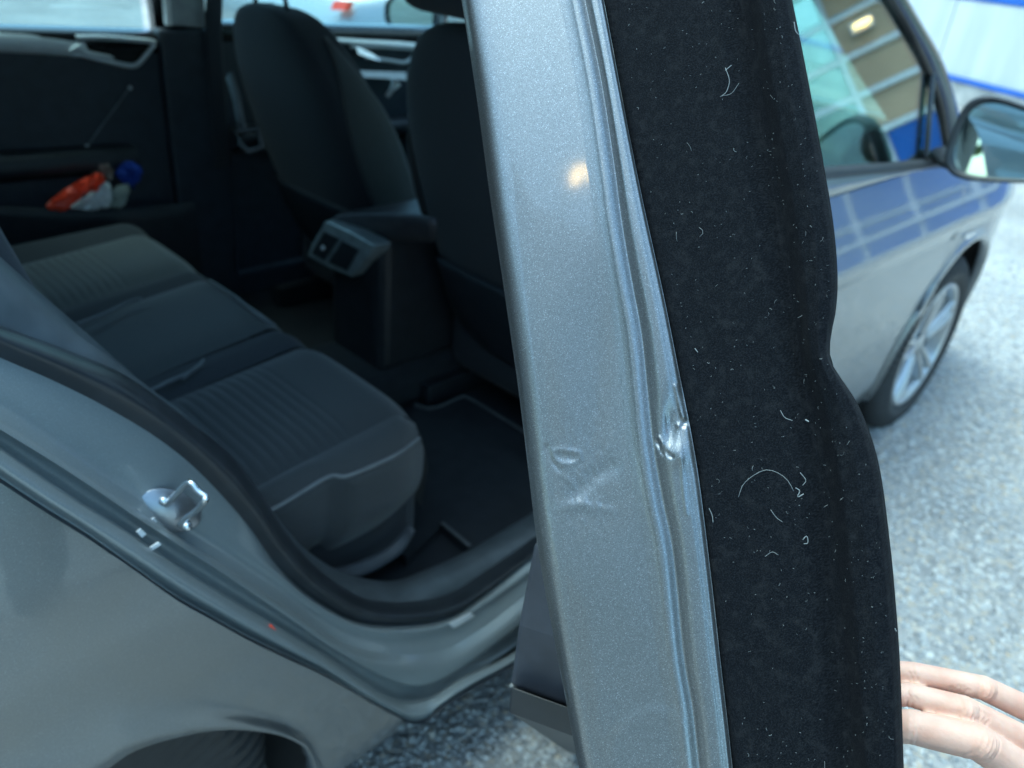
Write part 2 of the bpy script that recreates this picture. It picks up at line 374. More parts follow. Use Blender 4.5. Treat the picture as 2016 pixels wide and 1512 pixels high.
# ------------------------------------------------------------------ the grey car
car = thing('grey_car', 'grey metallic estate car with its dented rear door open', 'car')
PZ = [(.10, -.80), (.19, -.845), (.24, -.858), (.32, -.868), (.45, -.880), (.58, -.884), (.655, -.882), (.68, -.880), (.695, -.888), (.715, -.892), (.74, -.884), (.80, -.862), (.86, -.842), (.92, -.824), (.96, -.815)]
_z = np.array([a for a, b in PZ]); _y = np.array([b for a, b in PZ])
_zs = np.array([.10, .19, .24, .32, .45, .58, .68, .76, .84, .90, .96]); _ys = np.array([-.80, -.845, -.858, -.868, -.880, -.885, -.883, -.873, -.853, -.834, -.815])
def Y(z, x=-1.0):
    y = np.interp(z, _z, _y)
    if x < -1.9: y = np.interp(z, _zs, _ys)
    if x > .25: y += .42*(x-.25)**2
    if x < -2.6: y += .10*(x+2.6)**2
    return y
def side_pt(x, z, o=0.): return (x, Y(z, x)-o, z)
def pxside(px, py, off=0.):
    y = -.86
    for _ in range(8):
        p = at(px, py, 'y', y-off); y = Y(p[2], p[0])
    return at(px, py, 'y', y-off)

# --- rear quarter panel: from the wheel arch out to the door shut line
ARCH = [(175, 1530), (263, 1476), (372, 1445), (460, 1437), (547, 1450), (600, 1476), (622, 1500), (634, 1530)]
arch_v = np.array([at(x, y, 'y', -.893) for x, y in ARCH])           # front part of the arch as seen
arch_v[:, 1] = [Y(p[2], p[0])-.012 for p in arch_v]
rear_arch = np.array([(-2.96, 0, .20), (-2.95, 0, .32), (-2.88, 0, .46), (-2.76, 0, .56), (-2.60, 0, .595), (-2.48, 0, .575)])
rear_arch[:, 1] = [Y(p[2], p[0])-.012 for p in rear_arch]
arch = np.vstack([rear_arch, arch_v[:], [(-2.105, Y(.2)-.008, .19)]])
C0 = [(-60, 908), (0, 948), (90, 1007), (175, 1060), (262, 1121), (350, 1183), (416, 1220), (482, 1257), (560, 1295), (639, 1332), (725, 1380), (790, 1414)]
c0 = np.array([pxside(x, y) for x, y in C0])
top = np.array([(-3.4, Y(.3, -3.4), .25), (-3.4, Y(.6, -3.4), .6), (-3.38, Y(.9, -3.38), .93), (-3.0, Y(.95), .955), (-2.6, Y(.95), .955), (-2.46, Y(.95), .95)])
outer = np.vstack([top, c0, [(-1.96, Y(.19), .185)]])
A = catmull(arch, 160); B = catmull(outer, 160)
rows = []
for t in np.linspace(0, 1, 26):
    q = A*(1-t)+B*t
    e = math.exp(-(t/.10)**2)
    q[:, 1] = [Y(p[2], p[0]) for p in q]; q[:, 1] -= .012*e
    rows.append(q)
lip = A.copy(); lip[:, 1] = lip[:, 1]+.03; lip[:, 2] += .004
qp = mk('quarter_panel', np.vstack([lip]+rows), grid_faces(27, 160), M['paint'], car)
# wheel liner
ctr = np.array([-2.515, -.60, .315])
v, f = lathe_data([(.392, -.255), (.392, .25), (.05, .25)], ctr, 'y', 40); mk('wheel_liner', v, [q_ for q_ in f if min(v[k_][2] for k_ in q_) > .14], M['well'], car)

# --- jamb, seal, sill: lofted bands round the rear door opening
def L(pts, y, n=140):
    if not isinstance(y, tuple): return catmull(line(pts, 'y', y), n)
    out = []
    for px, py in pts:
        k = min(1, max(0, (px-350)/400)); k = k*k*(3-2*k); out.append(at(px, py, 'y', y[0]*(1-k)+y[1]*k))
    return catmull(np.array(out), n)
c0j = L([(-60, 908)]+C0[1:]+[(814, 1424), (840, 1419), (871, 1393), (930, 1355), (1003, 1314), (1100, 1250)], -.868)
c1 = L([(-60, 845), (0, 887), (131, 977), (263, 1060), (394, 1148), (569, 1253), (648, 1301), (740, 1365), (790, 1386), (845, 1378), (906, 1340), (1007, 1288), (1100, 1225)], (-.856, -.852))
c1b = L([(-60, 835), (0, 877), (131, 965), (263, 1049), (394, 1137), (569, 1243), (648, 1293), (740, 1355), (790, 1376), (845, 1370), (906, 1332), (1007, 1281), (1100, 1218)], (-.826, -.828))
c2 = L([(-60, 808), (0, 845), (90, 900), (175, 955), (306, 1043), (438, 1128), (569, 1216), (657, 1277), (753, 1330), (819, 1349), (871, 1336), (940, 1290), (1020, 1231), (1100, 1170)], (-.838, -.832))
c2b = L([(-60, 790), (0, 826), (90, 884), (175, 940), (306, 1026), (438, 1110), (569, 1196), (640, 1246), (700, 1274), (760, 1286), (820, 1288), (880, 1276), (950, 1236), (1024, 1180), (1100, 1120)], (-.812, -.806))
c3 = L([(-60, 735), (0, 772), (118, 846), (219, 918), (306, 977), (438, 1060), (543, 1130), (613, 1186), (700, 1232), (790, 1244), (880, 1230), (950, 1190), (1030, 1135), (1100, 1080)], (-.795, -.79))
c4 = L([(-60, 675), (0, 704), (104, 749), (208, 801), (312, 864), (394, 931), (482, 1027), (547, 1115), (613, 1176), (700, 1222), (788, 1230), (880, 1216), (950, 1172), (1026, 1112), (1100, 1055)], (-.778, -.772))
loft('door_jamb', [c0j, c0j+np.array([0, .006, .004]), (c0j*.5+c1*.5)+np.array([-.002, -.008, .006]), c1*.8+c0j*.2+np.array([-.001, -.006, .004]), c1], M['paint_jamb_sheen'], car, 140, 3)
loft('shut_gap', [c0j+np.array([0, -.003, .0]), c0j+np.array([.0, .004, .0025]), c0j*.985+c1*.015+np.array([-.001, -.0035, .002])], M['trim'], car, 140, 2)
loft('jamb_channel', [c1, c1b, (c1b+c2)/2+np.array([0, .012, 0]), c2], M['paint_jamb_sheen'], car, 140, 3)
loft('jamb_step', [c2, (c2+c2b)/2+np.array([0, -.006, .003]), c2b], M['paint_jamb_sheen'], car, 140, 4)
loft('jamb_inner', [c2b, (c2b+c3)/2+np.array([0, .006, 0]), c3, (c3+c4)/2, c4], M['paint_jamb_sheen'], car, 140, 3)
C5 = [(-60, 615), (0, 640), (139, 692), (243, 736), (347, 809), (451, 892), (510, 966), (569, 1056), (635, 1128), (700, 1170), (744, 1183), (810, 1184), (880, 1170), (950, 1128), (1020, 1080), (1100, 1022)]
c5 = L(C5, (-.742, -.735))
mid = (catmull(c4, 140)+catmull(c5, 140))/2
seal = loft('door_seal', [catmull(c4, 140), catmull(c4, 140)*.7+catmull(c5, 140)*.3+np.array([0, -.018, .012]), mid+np.array([-.004, -.022, .016]), catmull(c4, 140)*.25+catmull(c5, 140)*.75+np.array([0, -.012, .010]), catmull(c5, 140)], M['rubber'], car, 140, 4)
c6 = L([(-60, 480), (0, 525), (104, 615), (194, 692), (285, 771), (360, 826), (450, 906), (508, 980), (566, 1062), (630, 1118), (700, 1150), (775, 1158), (840, 1136), (906, 1108), (1038, 1032), (1100, 990)], (-.71, -.70))
c7 = L([(-60, 475), (0, 518), (104, 608), (194, 686), (285, 765), (360, 820), (455, 906), (512, 978), (572, 1056), (632, 1108), (700, 1138), (775, 1146), (840, 1122), (906, 1092), (1038, 1016), (1100, 970)], (-.65, -.65))
M['pillar'] = mat_simple('pillar_vinyl_sky_sheen', (.075, .088, .10), .45, bumps=.15, bscale=700)  # trim tone lightened to carry the sky's sheen in its colour
loft('pillar_trim', [c5, (c5+c6)/2+np.array([0, -.006, .006]), c6, c7, c7+np.array([0, .05, -.12])], M['pillar'], car, 140, 3)
# stamped plug, stickers and scuffs on the jamb
def patch_px(name, pts, y, mat, parent, d=.0015):
    p = line(pts, 'y', y); return prism(name, p, (0, -1, 0), d, mat, parent)
patch_px('sill_sticker', [(884, 1228), (926, 1206), (934, 1212), (892, 1236)], -.795, M['white'], car)
patch_px('sticker', [(268, 1046), (276, 1040), (287, 1050), (278, 1057)], -.845, M['white'], car)
patch_px('sticker', [(294, 1077), (312, 1066), (316, 1071), (299, 1082)], -.848, M['white'], car)
patch_px('sticker', [(295, 1022), (303, 1018), (308, 1026), (299, 1030)], -.815, M['white'], car)
patch_px('sticker', [(328, 1048), (336, 1043), (341, 1050), (332, 1055)], -.812, M['white'], car)
patch_px('reflector_dot', [(524, 1234), (534, 1229), (543, 1240), (538, 1249), (528, 1244)], -.856, M['red'], car)
# --- striker
st = lathe('striker_plate', [(.0, 0), (.026, 0), (.028, .002), (.028, .006)], (0, 0, 0), mat_simple('dull_steel', (.30, .31, .33), .38, metal=.9), car, 'z', 28)
sp0 = at(335, 1005, 'y', -.808); nrm = Vector((-.12, -.92, .38)).normalized()
tx = Vector((1.0, 0, -.95)); tx = (tx-nrm*tx.dot(nrm)).normalized(); ty = nrm.cross(tx)
SM = Matrix(((tx[0], ty[0], nrm[0], sp0[0]), (tx[1], ty[1], nrm[1], sp0[1]), (tx[2], ty[2], nrm[2], sp0[2]), (0, 0, 0, 1)))
st.matrix_world = SM @ Matrix.Diagonal((1.25, .75, -1, 1))
hp = [atd(*q) for q in ((350, 1030, .93), (332, 1003, .93))]
base_d = float(np.dot(sp0-CAM, AF))
loop = [(326, 995, 0), (348, 972, -.014), (364, 954, -.022), (375, 950, -.026), (391, 968, -.026), (403, 977, -.026), (404, 984, -.026), (388, 1004, -.016), (370, 1018, -.008), (354, 1034, 0)]
pts = np.array([atd(x, y, base_d+d) for x, y, d in loop])
so_ = tube('striker_loop', pts, .0035, M['chrome'], car, 10, n=60)
so_.parent = st; so_.matrix_parent_inverse = SM.inverted() if False else st.matrix_world.inverted()
for (x, y) in ((322, 986), (368, 1036)):
    p = atd(x, y, base_d-.004); bm = bmesh.new(); bmesh.ops.create_uvsphere(bm, u_segments=14, v_segments=8, radius=.0055)
    bmesh.ops.translate(bm, vec=Vector(p), verts=bm.verts); from_bm('bolt', bm, M['chrome'], car)

# --- wheels
def wheel(cx, cy, cz, R, rim, parent, rot=0., spokes=True):
    """cy is the outer face, axle along y, outward is -y"""
    w_ = .205
    prof = [(rim, .012), (rim+.012, .001), (rim+.03, -.004), (R-.060, -.006), (R-.045, -.006), (R-.02, .006), (R-.008, .018), (R-.001, .032)]
    for gk in (.055, .090, .125, .160):
        prof += [(R, gk-.006), (R-.001, gk-.0045), (R-.009, gk-.004), (R-.009, gk+.004), (R-.001, gk+.0045), (R, gk+.006)]
    prof += [(R-.002, w_-.025), (R-.02, w_-.005), (rim+.03, w_), (rim, w_-.01)]
    v, f = lathe_data(prof, (cx, cy, cz), 'y', 480); v = np.array(v).reshape(len(prof), 480, 3)
    for i in (4, 5, 6, 7, 8, 9):                                     # shoulder cuts
        cut = (np.arange(480) % 6 < 2)
        rv = v[i][:, [0, 2]]-np.array([cx, cz]); v[i][:, [0, 2]] -= rv*np.where(cut,   .028 if i > 4 else 0, 0)[:, None]; v[i][:, 1] += np.where(cut, .011, 0)
    t = mk('tyre', v.reshape(-1, 3), f, M['tyre'], parent)
    r = lathe('rim', [(rim+.002, .014), (rim+.004, .004), (rim-.006, .002), (rim-.014, .012), (rim-.020, .07), (rim-.028, .18)], (cx, cy, cz), M['alloy'], t, 'y', 72)
    lathe('brake_disc', [(.02, .085), (.125, .085), (.127, .10), (.05, .10)], (cx, cy, cz), M['silver'], t, 'y', 40)
    lathe('wheel_backing', [(.0, .16), (rim-.02, .16)], (cx, cy, cz), M['well'], t, 'y', 40)
    lathe('hub_cap', [(.0, .018), (.022, .018), (.030, .022), (.055, .026), (.065, .036), (.066, .07)], (cx, cy, cz), M['alloy'], t, 'y', 32)
    for k in range(5):
        a = rot+2*math.pi*k/5
        bm = bmesh.new()
        for s in (-1, 1):
            pr = []
            for (rr, tt, hw, dp) in ((.040, .30, .016, .024), (.10, .20, .015, .014), (.15, .165, .014, .008), (rim-.008, .15, .018, .010)):
                th = a+s*tt*(.9 if rr > .05 else 1)
                c = np.array([cx+rr*math.cos(th), cy+dp, cz+rr*math.sin(th)]); tg = np.array([-math.sin(th), 0, math.cos(th)])
                pr.append([c-tg*hw+np.array([0, .03, 0]), c-tg*hw*.8, c-tg*hw*.35+np.array([0, -.005, 0]), c+tg*hw*.35+np.array([0, -.005, 0]), c+tg*hw*.8, c+tg*hw+np.array([0, .03, 0])])
            vs = [[bm.verts.new(p) for p in q] for q in pr]
            for i in range(3):
                for j in range(5): bm.faces.new((vs[i][j], vs[i][j+1], vs[i+1][j+1], vs[i+1][j]))
        bmesh.ops.recalc_face_normals(bm, faces=bm.faces)
        from_bm('spoke', bm, M['alloy'], t, sub=1)
    for k in range(5):
        a = rot+2*math.pi*(k+.5)/5
        lathe('lug_nut', [(.0, .022), (.008, .022), (.009, .04)], (cx+.052*math.cos(a), cy, cz+.052*math.sin(a)), M['plastic'], t, 'y', 10)
    return t
wheel(.12, -.875, .278, .30, .205, car, rot=.45)
wheel(-2.505, -.834, .315, .350, .190, car)
for cx in (.14, -2.555):
    t = wheel(cx, 0, .305, .31, .205, car); t.location = (0, .66, 0)

# --- front door, fender
def skin(name, x0f, x1f, z0, z1, mat, parent, nx=30, nz=60, flip=False, off=0.):
    V = []; zs = np.linspace(z0, z1, nz)
    for z in zs:
        for x in np.linspace(x0f(z), x1f(z), nx): V.append((x, Y(z, x)-off, z))
    return mk(name, V, grid_faces(nz, nx), mat, parent)
fd = skin('front_door', lambda z: -1.16, lambda z: -.045-.02*(z-.5)+max(0, .28-z)*-.5, .20, .885, M['paint_clean'], car)
lowfront = skin('sill_panel', lambda z: -1.9, lambda z: -.20, .12, .196, M['paint'], car, nz=8)
def sillcap(name, pts, mat, parent): pass
# fender with arch
FC = np.array([.14, .285]); FR = .345
zs = []
ang = np.radians(np.linspace(200, -20, 90))
inner = np.stack([FC[0]+FR*np.cos(ang), 0*ang, FC[1]+FR*np.sin(ang)], 1)
outp = catmull(np.array([(-.20, 0, .20), (-.10, 0, .30), (-.052, 0, .45), (-.045, 0, .7), (-.05, 0, .83), (.1, 0, .82), (.35, 0, .80), (.6, 0, .745), (.78, 0, .66), (.86, 0, .5), (.88, 0, .3), (.86, 0, .19)]), 90)
rows = []
for t in np.linspace(0, 1, 20):
    q = inner*(1-t)+outp*t; q[:, 1] = [Y(p[2], p[0])-.010*math.exp(-(t/.12)**2) for p in q]; rows.append(q)
lip = rows[0].copy(); lip[:, 1] += .03
top_r = []
for k, (dy, dz) in enumerate(((.03, .018), (.10, .045), (.25, .075))):
    q = rows[-1].copy(); wgt = np.clip((q[:, 2]-.55)/.2, 0, 1); q[:, 1] += dy; q[:, 2] += dz*wgt; top_r.append(q)
fe = mk('fender', np.vstack([lip]+rows+top_r), grid_faces(21+3, 90), M['paint_clean'], car)
prism('fender_badge', [pxside(x, y, .002) for x, y in ((1896, 466), (1901, 460), (1922, 454), (1921, 463), (1902, 472))], (0, -1, 0), .003, M['chrome'], fe)
v, f = lathe_data([(.355, -.19), (.355, .22), (.05, .22)], (.14, -.66, .30), 'y', 40); mk('wheel_liner', v, [q_ for q_ in f if min(v[k_][2] for k_ in q_) > .14], M['well'], car)
# hood, bumper, front, roof, tail and left side
def sheet(name, rows_, mat, parent, n=20, m=4, **k): return loft(name, rows_, mat, parent, n, m, **k)
sheet('hood', [[(x, yy*s, z+.03*(1-yy*yy/.6)) for yy in np.linspace(-.72, .72, 9)] for x, z, s in ((-.03, .92, 1.0), (.3, .88, 1.0), (.6, .81, .95), (.85, .70, .88))], M['paint_clean'], car)
sheet('bumper', [[(x+.9-.28*yy*yy, yy, z) for yy in np.linspace(-.8, .8, 11)] for z, x in ((.70, -.05), (.55, .0), (.4, .03), (.2, -.02))], M['paint_clean'], car)
sheet('roof', [[(x, yy, z-.10*yy*yy) for yy in np.linspace(-.62, .62, 9)] for x, z in ((-.72, 1.43), (-1.2, 1.48), (-2.0, 1.485), (-2.8, 1.45), (-3.2, 1.40))], M['paint_clean'], car, solid=.03)
sheet('tailgate', [[(x-.05*(1-yy*yy), yy, z) for yy in np.linspace(-.80, .80, 9)] for x, z in ((-3.2, 1.40), (-3.38, 1.0), (-3.45, .7), (-3.42, .25))], M['paint_clean'], car, solid=.02)
def left_skin(name, x0, x1, z0=.2, z1=.95):
    V = []
    for z in np.linspace(z0, z1, 24):
        for x in np.linspace(x0, x1, 16): V.append((x, -Y(z, x), z))
    return mk(name, V, grid_faces(24, 16), M['paint_clean'], car)
left_skin('quarter_panel', -3.4, -2.2, .3); left_skin('rear_door', -2.195, -1.2); left_skin('front_door', -1.195, -.05); left_skin('fender', -.045, .86, .3, .82)
# greenhouse: y on the leaning glass plane
def gy(z, sgn=-1): return sgn*(.815-(z-.93)*.36)
def gplane(px, py):
    y = -.8
    for _ in range(8):
        p = at(px, py, 'y', y); y = gy(p[2])
    return at(px, py, 'y', y)
# right front window (outline as seen), its frame, divider and sill moulding
wl = [gplane(x, y) for x, y in ((1560, 338), (1625, 331), (1740, 322), (1838, 313))]
arcI = [gplane(x, y) for x, y in ((1868, 300), (1852, 215), (1822, 133), (1785, 64), (1747, 0), (1716, -50))]
arcO = [gplane(x, y)+np.array([0, -.012, 0]) for x, y in ((1888, 290), (1874, 205), (1846, 122), (1808, 52), (1769, -12), (1736, -70))]
arcM = [(a+b)/2+np.array([0, -.010, 0]) for a, b in zip(arcI, arcO)]
arcI = [p+np.array([0, -.004, 0]) for p in arcI]
glass_pts = np.array([wl[0]+np.array([-.1, 0, -.03])]+[p+np.array([0, 0, -.03]) for p in wl]+arcI+[gplane(1690, -110), gplane(1500, -60)])
glass_pts[:, 1] = [gy(z)+.004 for z in glass_pts[:, 2]]
gl = prism('window_glass', glass_pts, (0, 1, 0), .004, M['glass_front'], fd)
prev = [p+np.array([-.0, .02, .0]) for p in arcI]
loft('window_frame', [prev, arcI, arcM, arcO, [p+np.array([.02, .05, -.0]) for p in arcO]], M['gloss_black'], fd, 50, 3)
dv = [gplane(x, y)+np.array([0, -.006, 0]) for x, y in ((1834, 126), (1826, 210), (1818, 316))]
tube('window_divider', dv, .0075, M['gloss_black'], fd, 8, n=20)
def frompx(pts, off): return [gplane(x, y)+np.array([0, -off, 0]) for x, y in pts]
ws1 = frompx(((1540, 338), (1625, 327), (1740, 319), (1850, 308)), .004); ws2 = frompx(((1540, 346), (1625, 335), (1740, 327), (1850, 318)), .014)
ws3 = frompx(((1540, 358), (1625, 350), (1740, 338), (1862, 326)), .012)
ys = [np.array([p[0], Y(.885, p[0])+.002, .885]) for p in ws3]
loft('window_moulding', [ws1, ws2, ws3], M['plastic'], fd, 40, 4)
loft('door_shoulder', [[p+np.array([0, .001, .002]) for p in ws3], [(np.array(a)+b)/2+np.array([0, -.004, 0]) for a, b in zip(ws3, ys)], ys], M['paint_clean'], fd, 40, 4)
pin = [at(x, y, 'y', yy) for x, y, yy in ((1800, 322, -.70), (1782, 300, -.685), (1742, 225, -.66), (1700, 158, -.635), (1655, 85, -.61), (1602, 0, -.59), (1570, -50, -.58))]
pout = [np.array([p[0]+.01, p[1]+.022, p[2]]) for p in arcI]
loft('pillar_trim', [pout, [(a+b)/2+np.array([-.02, .0, 0]) for a, b in zip(catmull(pout, 7), pin)], pin, [p+np.array([.03, .01, 0]) for p in pin]], M['trim'], car, 40, 4)
# A-pillar and roof rail outside of the frame
ap = catmull(np.array(arcO), 40)
loft('a_pillar', [ap+np.array([.0, -.002, 0]), ap+np.array([.035, .03, .01]), ap+np.array([.07, .10, .0])], M['gloss_black'], car, 40, 3)
for sg in (-1, 1):
    tube('roof_rail', [(-.45, sg*.69, 1.28), (-.72, sg*.655, 1.38), (-1.2, sg*.635, 1.44), (-2.0, sg*.63, 1.445), (-2.9, sg*.63, 1.39)], .05, M['paint_clean'], car, 10, n=40)
sheet('windscreen', [[(x+.12*(1-yy*yy), yy*wd, z) for yy in np.linspace(-1, 1, 9)] for x, z, wd in ((-.12, .98, .72), (-.45, 1.24, .66), (-.75, 1.42, .60))], M['glass_clear'], car)
# C pillar, right (above the shut line, outside the frame) and left side pillars and windows
prism('c_pillar', [(-3.2, -.80, .955), (-2.42, -.80, .96), (-2.62, -.66, 1.40), (-3.15, -.64, 1.38)], (0, .05, 0), 1, M['paint_clean'], car)
prism('b_pillar', [(-1.22, -.795, .2), (-1.10, -.795, .2), (-1.12, -.79, .93), (-1.20, -.66, 1.42), (-1.32, -.66, 1.42), (-1.22, -.79, .93)], (0, .10, 0), 1, M['plastic'], car)
def lwin(name, x0, x1, x0t, x1t):
    return prism(name, [(x0, gy(.96, 1), .96), (x1, gy(.96, 1), .96), (x1t, gy(1.40, 1), 1.40), (x0t, gy(1.40, 1), 1.40)], (0, .004, 0), 1, M['glass'], car)
lwin('window_glass', -2.10, -1.53, -2.1, -1.6); lwin('window_glass', -1.36, -.25, -1.42, -.74)
prism('c_pillar', [(-3.2, .78, .955), (-2.1, .78, .955), (-2.1, .65, 1.42), (-3.15, .65, 1.38)], (0, .03, 0), 1, M['paint_clean'], car)
prism('b_pillar', [(-1.51, .78, .95), (-1.37, .78, .95), (-1.43, .645, 1.42), (-1.58, .645, 1.42)], (0, .03, 0), 1, M['gloss_black'], car)

# --- right mirror (reflecting face towards the camera)
def mirror_unit(cx, cy, cz, sgn, parent, yawdeg, wx=.105, hz=.078, arm=None, pitch=0.):
    """housing opening faces -x; sgn -1 = right side"""
    k = 40; rows = []
    th = np.linspace(0, 2*math.pi, k, endpoint=False)
    def outline(s, dx):
        c, q = np.cos(th), np.sin(th)
        e = 3.3
        yy = np.sign(c)*np.abs(c)**(2/e)*wx*s; zz = np.sign(q)*np.abs(q)**(2/e)*hz*s
        zz = zz*(1-.30*(sgn*yy)/wx)                         # taller towards the car, drawn out to the tip
        return np.stack([np.full(k, dx), yy, zz], 1)
    prof = [(.86, .012), (.90, .0), (.97, -.006), (1.0, .004), (1.02, .02), (1.0, .045), (.90, .075), (.68, .10), (.35, .115), (.02, .12)]
    V = np.vstack([outline(s, d) for s, d in prof])
    Rz = Matrix.Rotation(math.radians(yawdeg), 3, 'Z') @ Matrix.Rotation(math.radians(pitch), 3, 'Y')
    Rn = np.array(Rz)
    tr = lambda A: A@Rn.T+np.array([cx, cy, cz])
    h = mk('side_mirror', tr(V), grid_faces(len(prof), k, True), M['plastic'], parent)
    G = outline(.875, .010); G = np.vstack([G, [[.010, 0, 0]]])
    mk('mirror_glass', tr(G), [(i, (i+1) % k, k) for i in range(k)], M['mirror'], h, smooth=False)
    if arm is not None:
        tube('mirror_arm', [tr(np.array([[.05, -sgn*wx*.8, -hz*.85]]))[0], (np.array(arm)+tr(np.array([[.05, -sgn*wx*.8, -hz*.85]]))[0])/2+np.array([0, 0, -.008]), arm], [.020, .020, .026], M['plastic'], h, 12, flat=.7)
    return h
mc = at(1992, 286, 'x', -.38)
mirror_unit(mc[0], mc[1], mc[2], -1, car, 6, .130, .083, arm=(-.27, -.835, .915), pitch=6)
mcl = at(806, 30, 'y', 1.02)
mirror_unit(mcl[0], mcl[1], mcl[2], 1, car, 21, .105, .075, arm=(mcl[0]+.1, .82, .95))

# --- cabin
box('floor', (-1.5, 0, .19), (2.9, 1.44, .06), M['carpet'], car, .0)
for sg in (1,): box('side_sill', (-1.2, sg*.775, .22), (2.1, .10, .16), M['trim'], car, .02)
box('floor_tunnel', (-1.25, 0, .27), (2.0, .26, .14), M['carpet'], car, .05)
box('firewall', (-.18, 0, .55), (.06, 1.5, .75), M['carpet'], car, 0)
box('boot_floor', (-2.9, 0, .45), (1.0, 1.3, .5), M['carpet'], car, .02)
def inner_door(x0, x1, parent, name):
    y = .735
    d = prism(name, [(x0, y, .24), (x1, y, .24), (x1, y, .975), (x0, y, 1.0)], (0, .05, 0), 1, M['trim'], parent)
    # swept upper roll along the window
    loft('window_ledge', [[(x0, y+.03, 1.018), (x1, y+.03, .995)], [(x0, y-.005, 1.012), (x1, y-.005, .987)], [(x0, y-.018, .99), (x1, y-.018, .965)], [(x0, y-.004, .965), (x1, y-.004, .94)]], M['gloss_black'], d, 12, 4)
    # armrest roll and pocket
    loft('armrest', [[(x0, y, .74), (x1-.10, y, .72)], [(x0, y-.06, .73), (x1-.10, y-.045, .71)], [(x0, y-.065, .69), (x1-.10, y-.05, .67)], [(x0, y, .66), (x1-.10, y, .64)]], M['plastic'], d, 12, 4)
    return d
far = inner_door(-2.25, -1.535, car, 'rear_door_trim')
tb = L([(-60, 62), (0, 65), (80, 68), (155, 74)], .722); tb2 = L([(-60, 97), (0, 101), (80, 105), (146, 110)], .722)
loft('trim_bar', [tb+np.array([0, .012, .004]), tb, (tb+tb2)/2+np.array([0, -.008, 0]), tb2, tb2+np.array([0, .012, -.004])], M['silver'], far, 16, 3)
bz = L([(150, 74), (200, 74), (260, 78), (303, 83), (300, 92), (280, 117), (268, 128), (250, 129), (200, 118), (160, 108), (142, 108)], .718)
tube('handle_bezel', bz, .0065, M['silver'], far, 8, n=70)
prism('handle_recess', L([(155, 78), (250, 82), (298, 86), (268, 124), (200, 115), (150, 106)], .727), (0, .006, 0), 1, M['well'], far)
loft('handle_lever', [L([(140, 92), (165, 82), (175, 98), (215, 108)], .714), L([(135, 102), (155, 92), (172, 106), (226, 114)], .704), L([(138, 110), (165, 108), (190, 114), (222, 118)], .714)], M['silver'], far, 20, 3)
tube('crease_glint', L([(256, 172), (230, 208), (200, 248), (172, 288)], .728), .0022, M['piping'], far, 6, n=20)  # pale thread stands for the bright reflection along the trim crease
for q in ((256, 173), (171, 288)):
    bm = bmesh.new(); bmesh.ops.create_uvsphere(bm, u_segments=10, v_segments=6, radius=.0055); bmesh.ops.translate(bm, vec=Vector(at(*q, 'y', .726)), verts=bm.verts); from_bm('trim_clip', bm, M['silver'], far)
# pocket lip of the far door
loft('door_pocket', [L([(-40, 405), (60, 408), (160, 410), (280, 408), (380, 398)], .66), L([(-40, 412), (60, 415), (160, 417), (280, 415), (385, 405)], .65), L([(-40, 500), (60, 520), (160, 540), (300, 560), (400, 540)], .66)], M['plastic'], far, 30, 4)
nf = inner_door(-1.36, -.30, car, 'front_door_trim')
tb = L([(660, 74), (720, 78), (790, 82), (850, 88)], .71); tb2 = L([(660, 84), (720, 90), (790, 95), (850, 101)], .70)
loft('trim_bar', [tb, (tb+tb2)/2+np.array([0, -.008, 0]), tb2], M['silver'], nf, 16, 3)
bz = L([(690, 92), (740, 92), (812, 96), (820, 100), (800, 122), (770, 120), (720, 112)], .705)
tube('handle_bezel', bz, .006, M['silver'], nf, 8, n=60)
loft('handle_lever', [L([(700, 90), (722, 100), (745, 112)], .70), L([(706, 106), (722, 112), (750, 120)], .69)], M['chrome'], nf, 12, 3)
loft('armrest_trim', [L([(690, 138), (740, 140), (800, 142)], .70), L([(700, 152), (750, 154), (800, 158)], .69)], M['silver'], nf, 12, 3)
tube('gear_lever', [at(762, 190, 'y', .1), at(772, 176, 'y', .1), at(781, 162, 'y', .1)], [.006, .006, .012], M['silver'], car, 10)
# pillar trim between the far doors, belt
box('b_pillar_trim', (-1.448, .735, .60), (.17, .05, .80), M['trim'], car, .012)
pu = [at(x, y, 'y', .715) for x, y in ((326, -40), (333, 50), (405, 55), (400, -40))]
prism('pillar_cover', pu, (0, .03, 0), 1, M['trim_grey'], car, bev=.004)
pw = [at(x, y, 'y', .712) for x, y in ((322, -40), (330, 50), (339, 50), (332, -40))]
prism('pillar_edge', pw, (0, .02, 0), 1, M['white_wrap'], car)
tube('seat_belt', [at(424, -60, 'y', .70), at(420, 60, 'y', .70), at(428, 170, 'y', .70), at(440, 330, 'y', .70)], .024, M['fabric_dark'], car, 8, flat=.12, upv=(0, 1, 0.05))
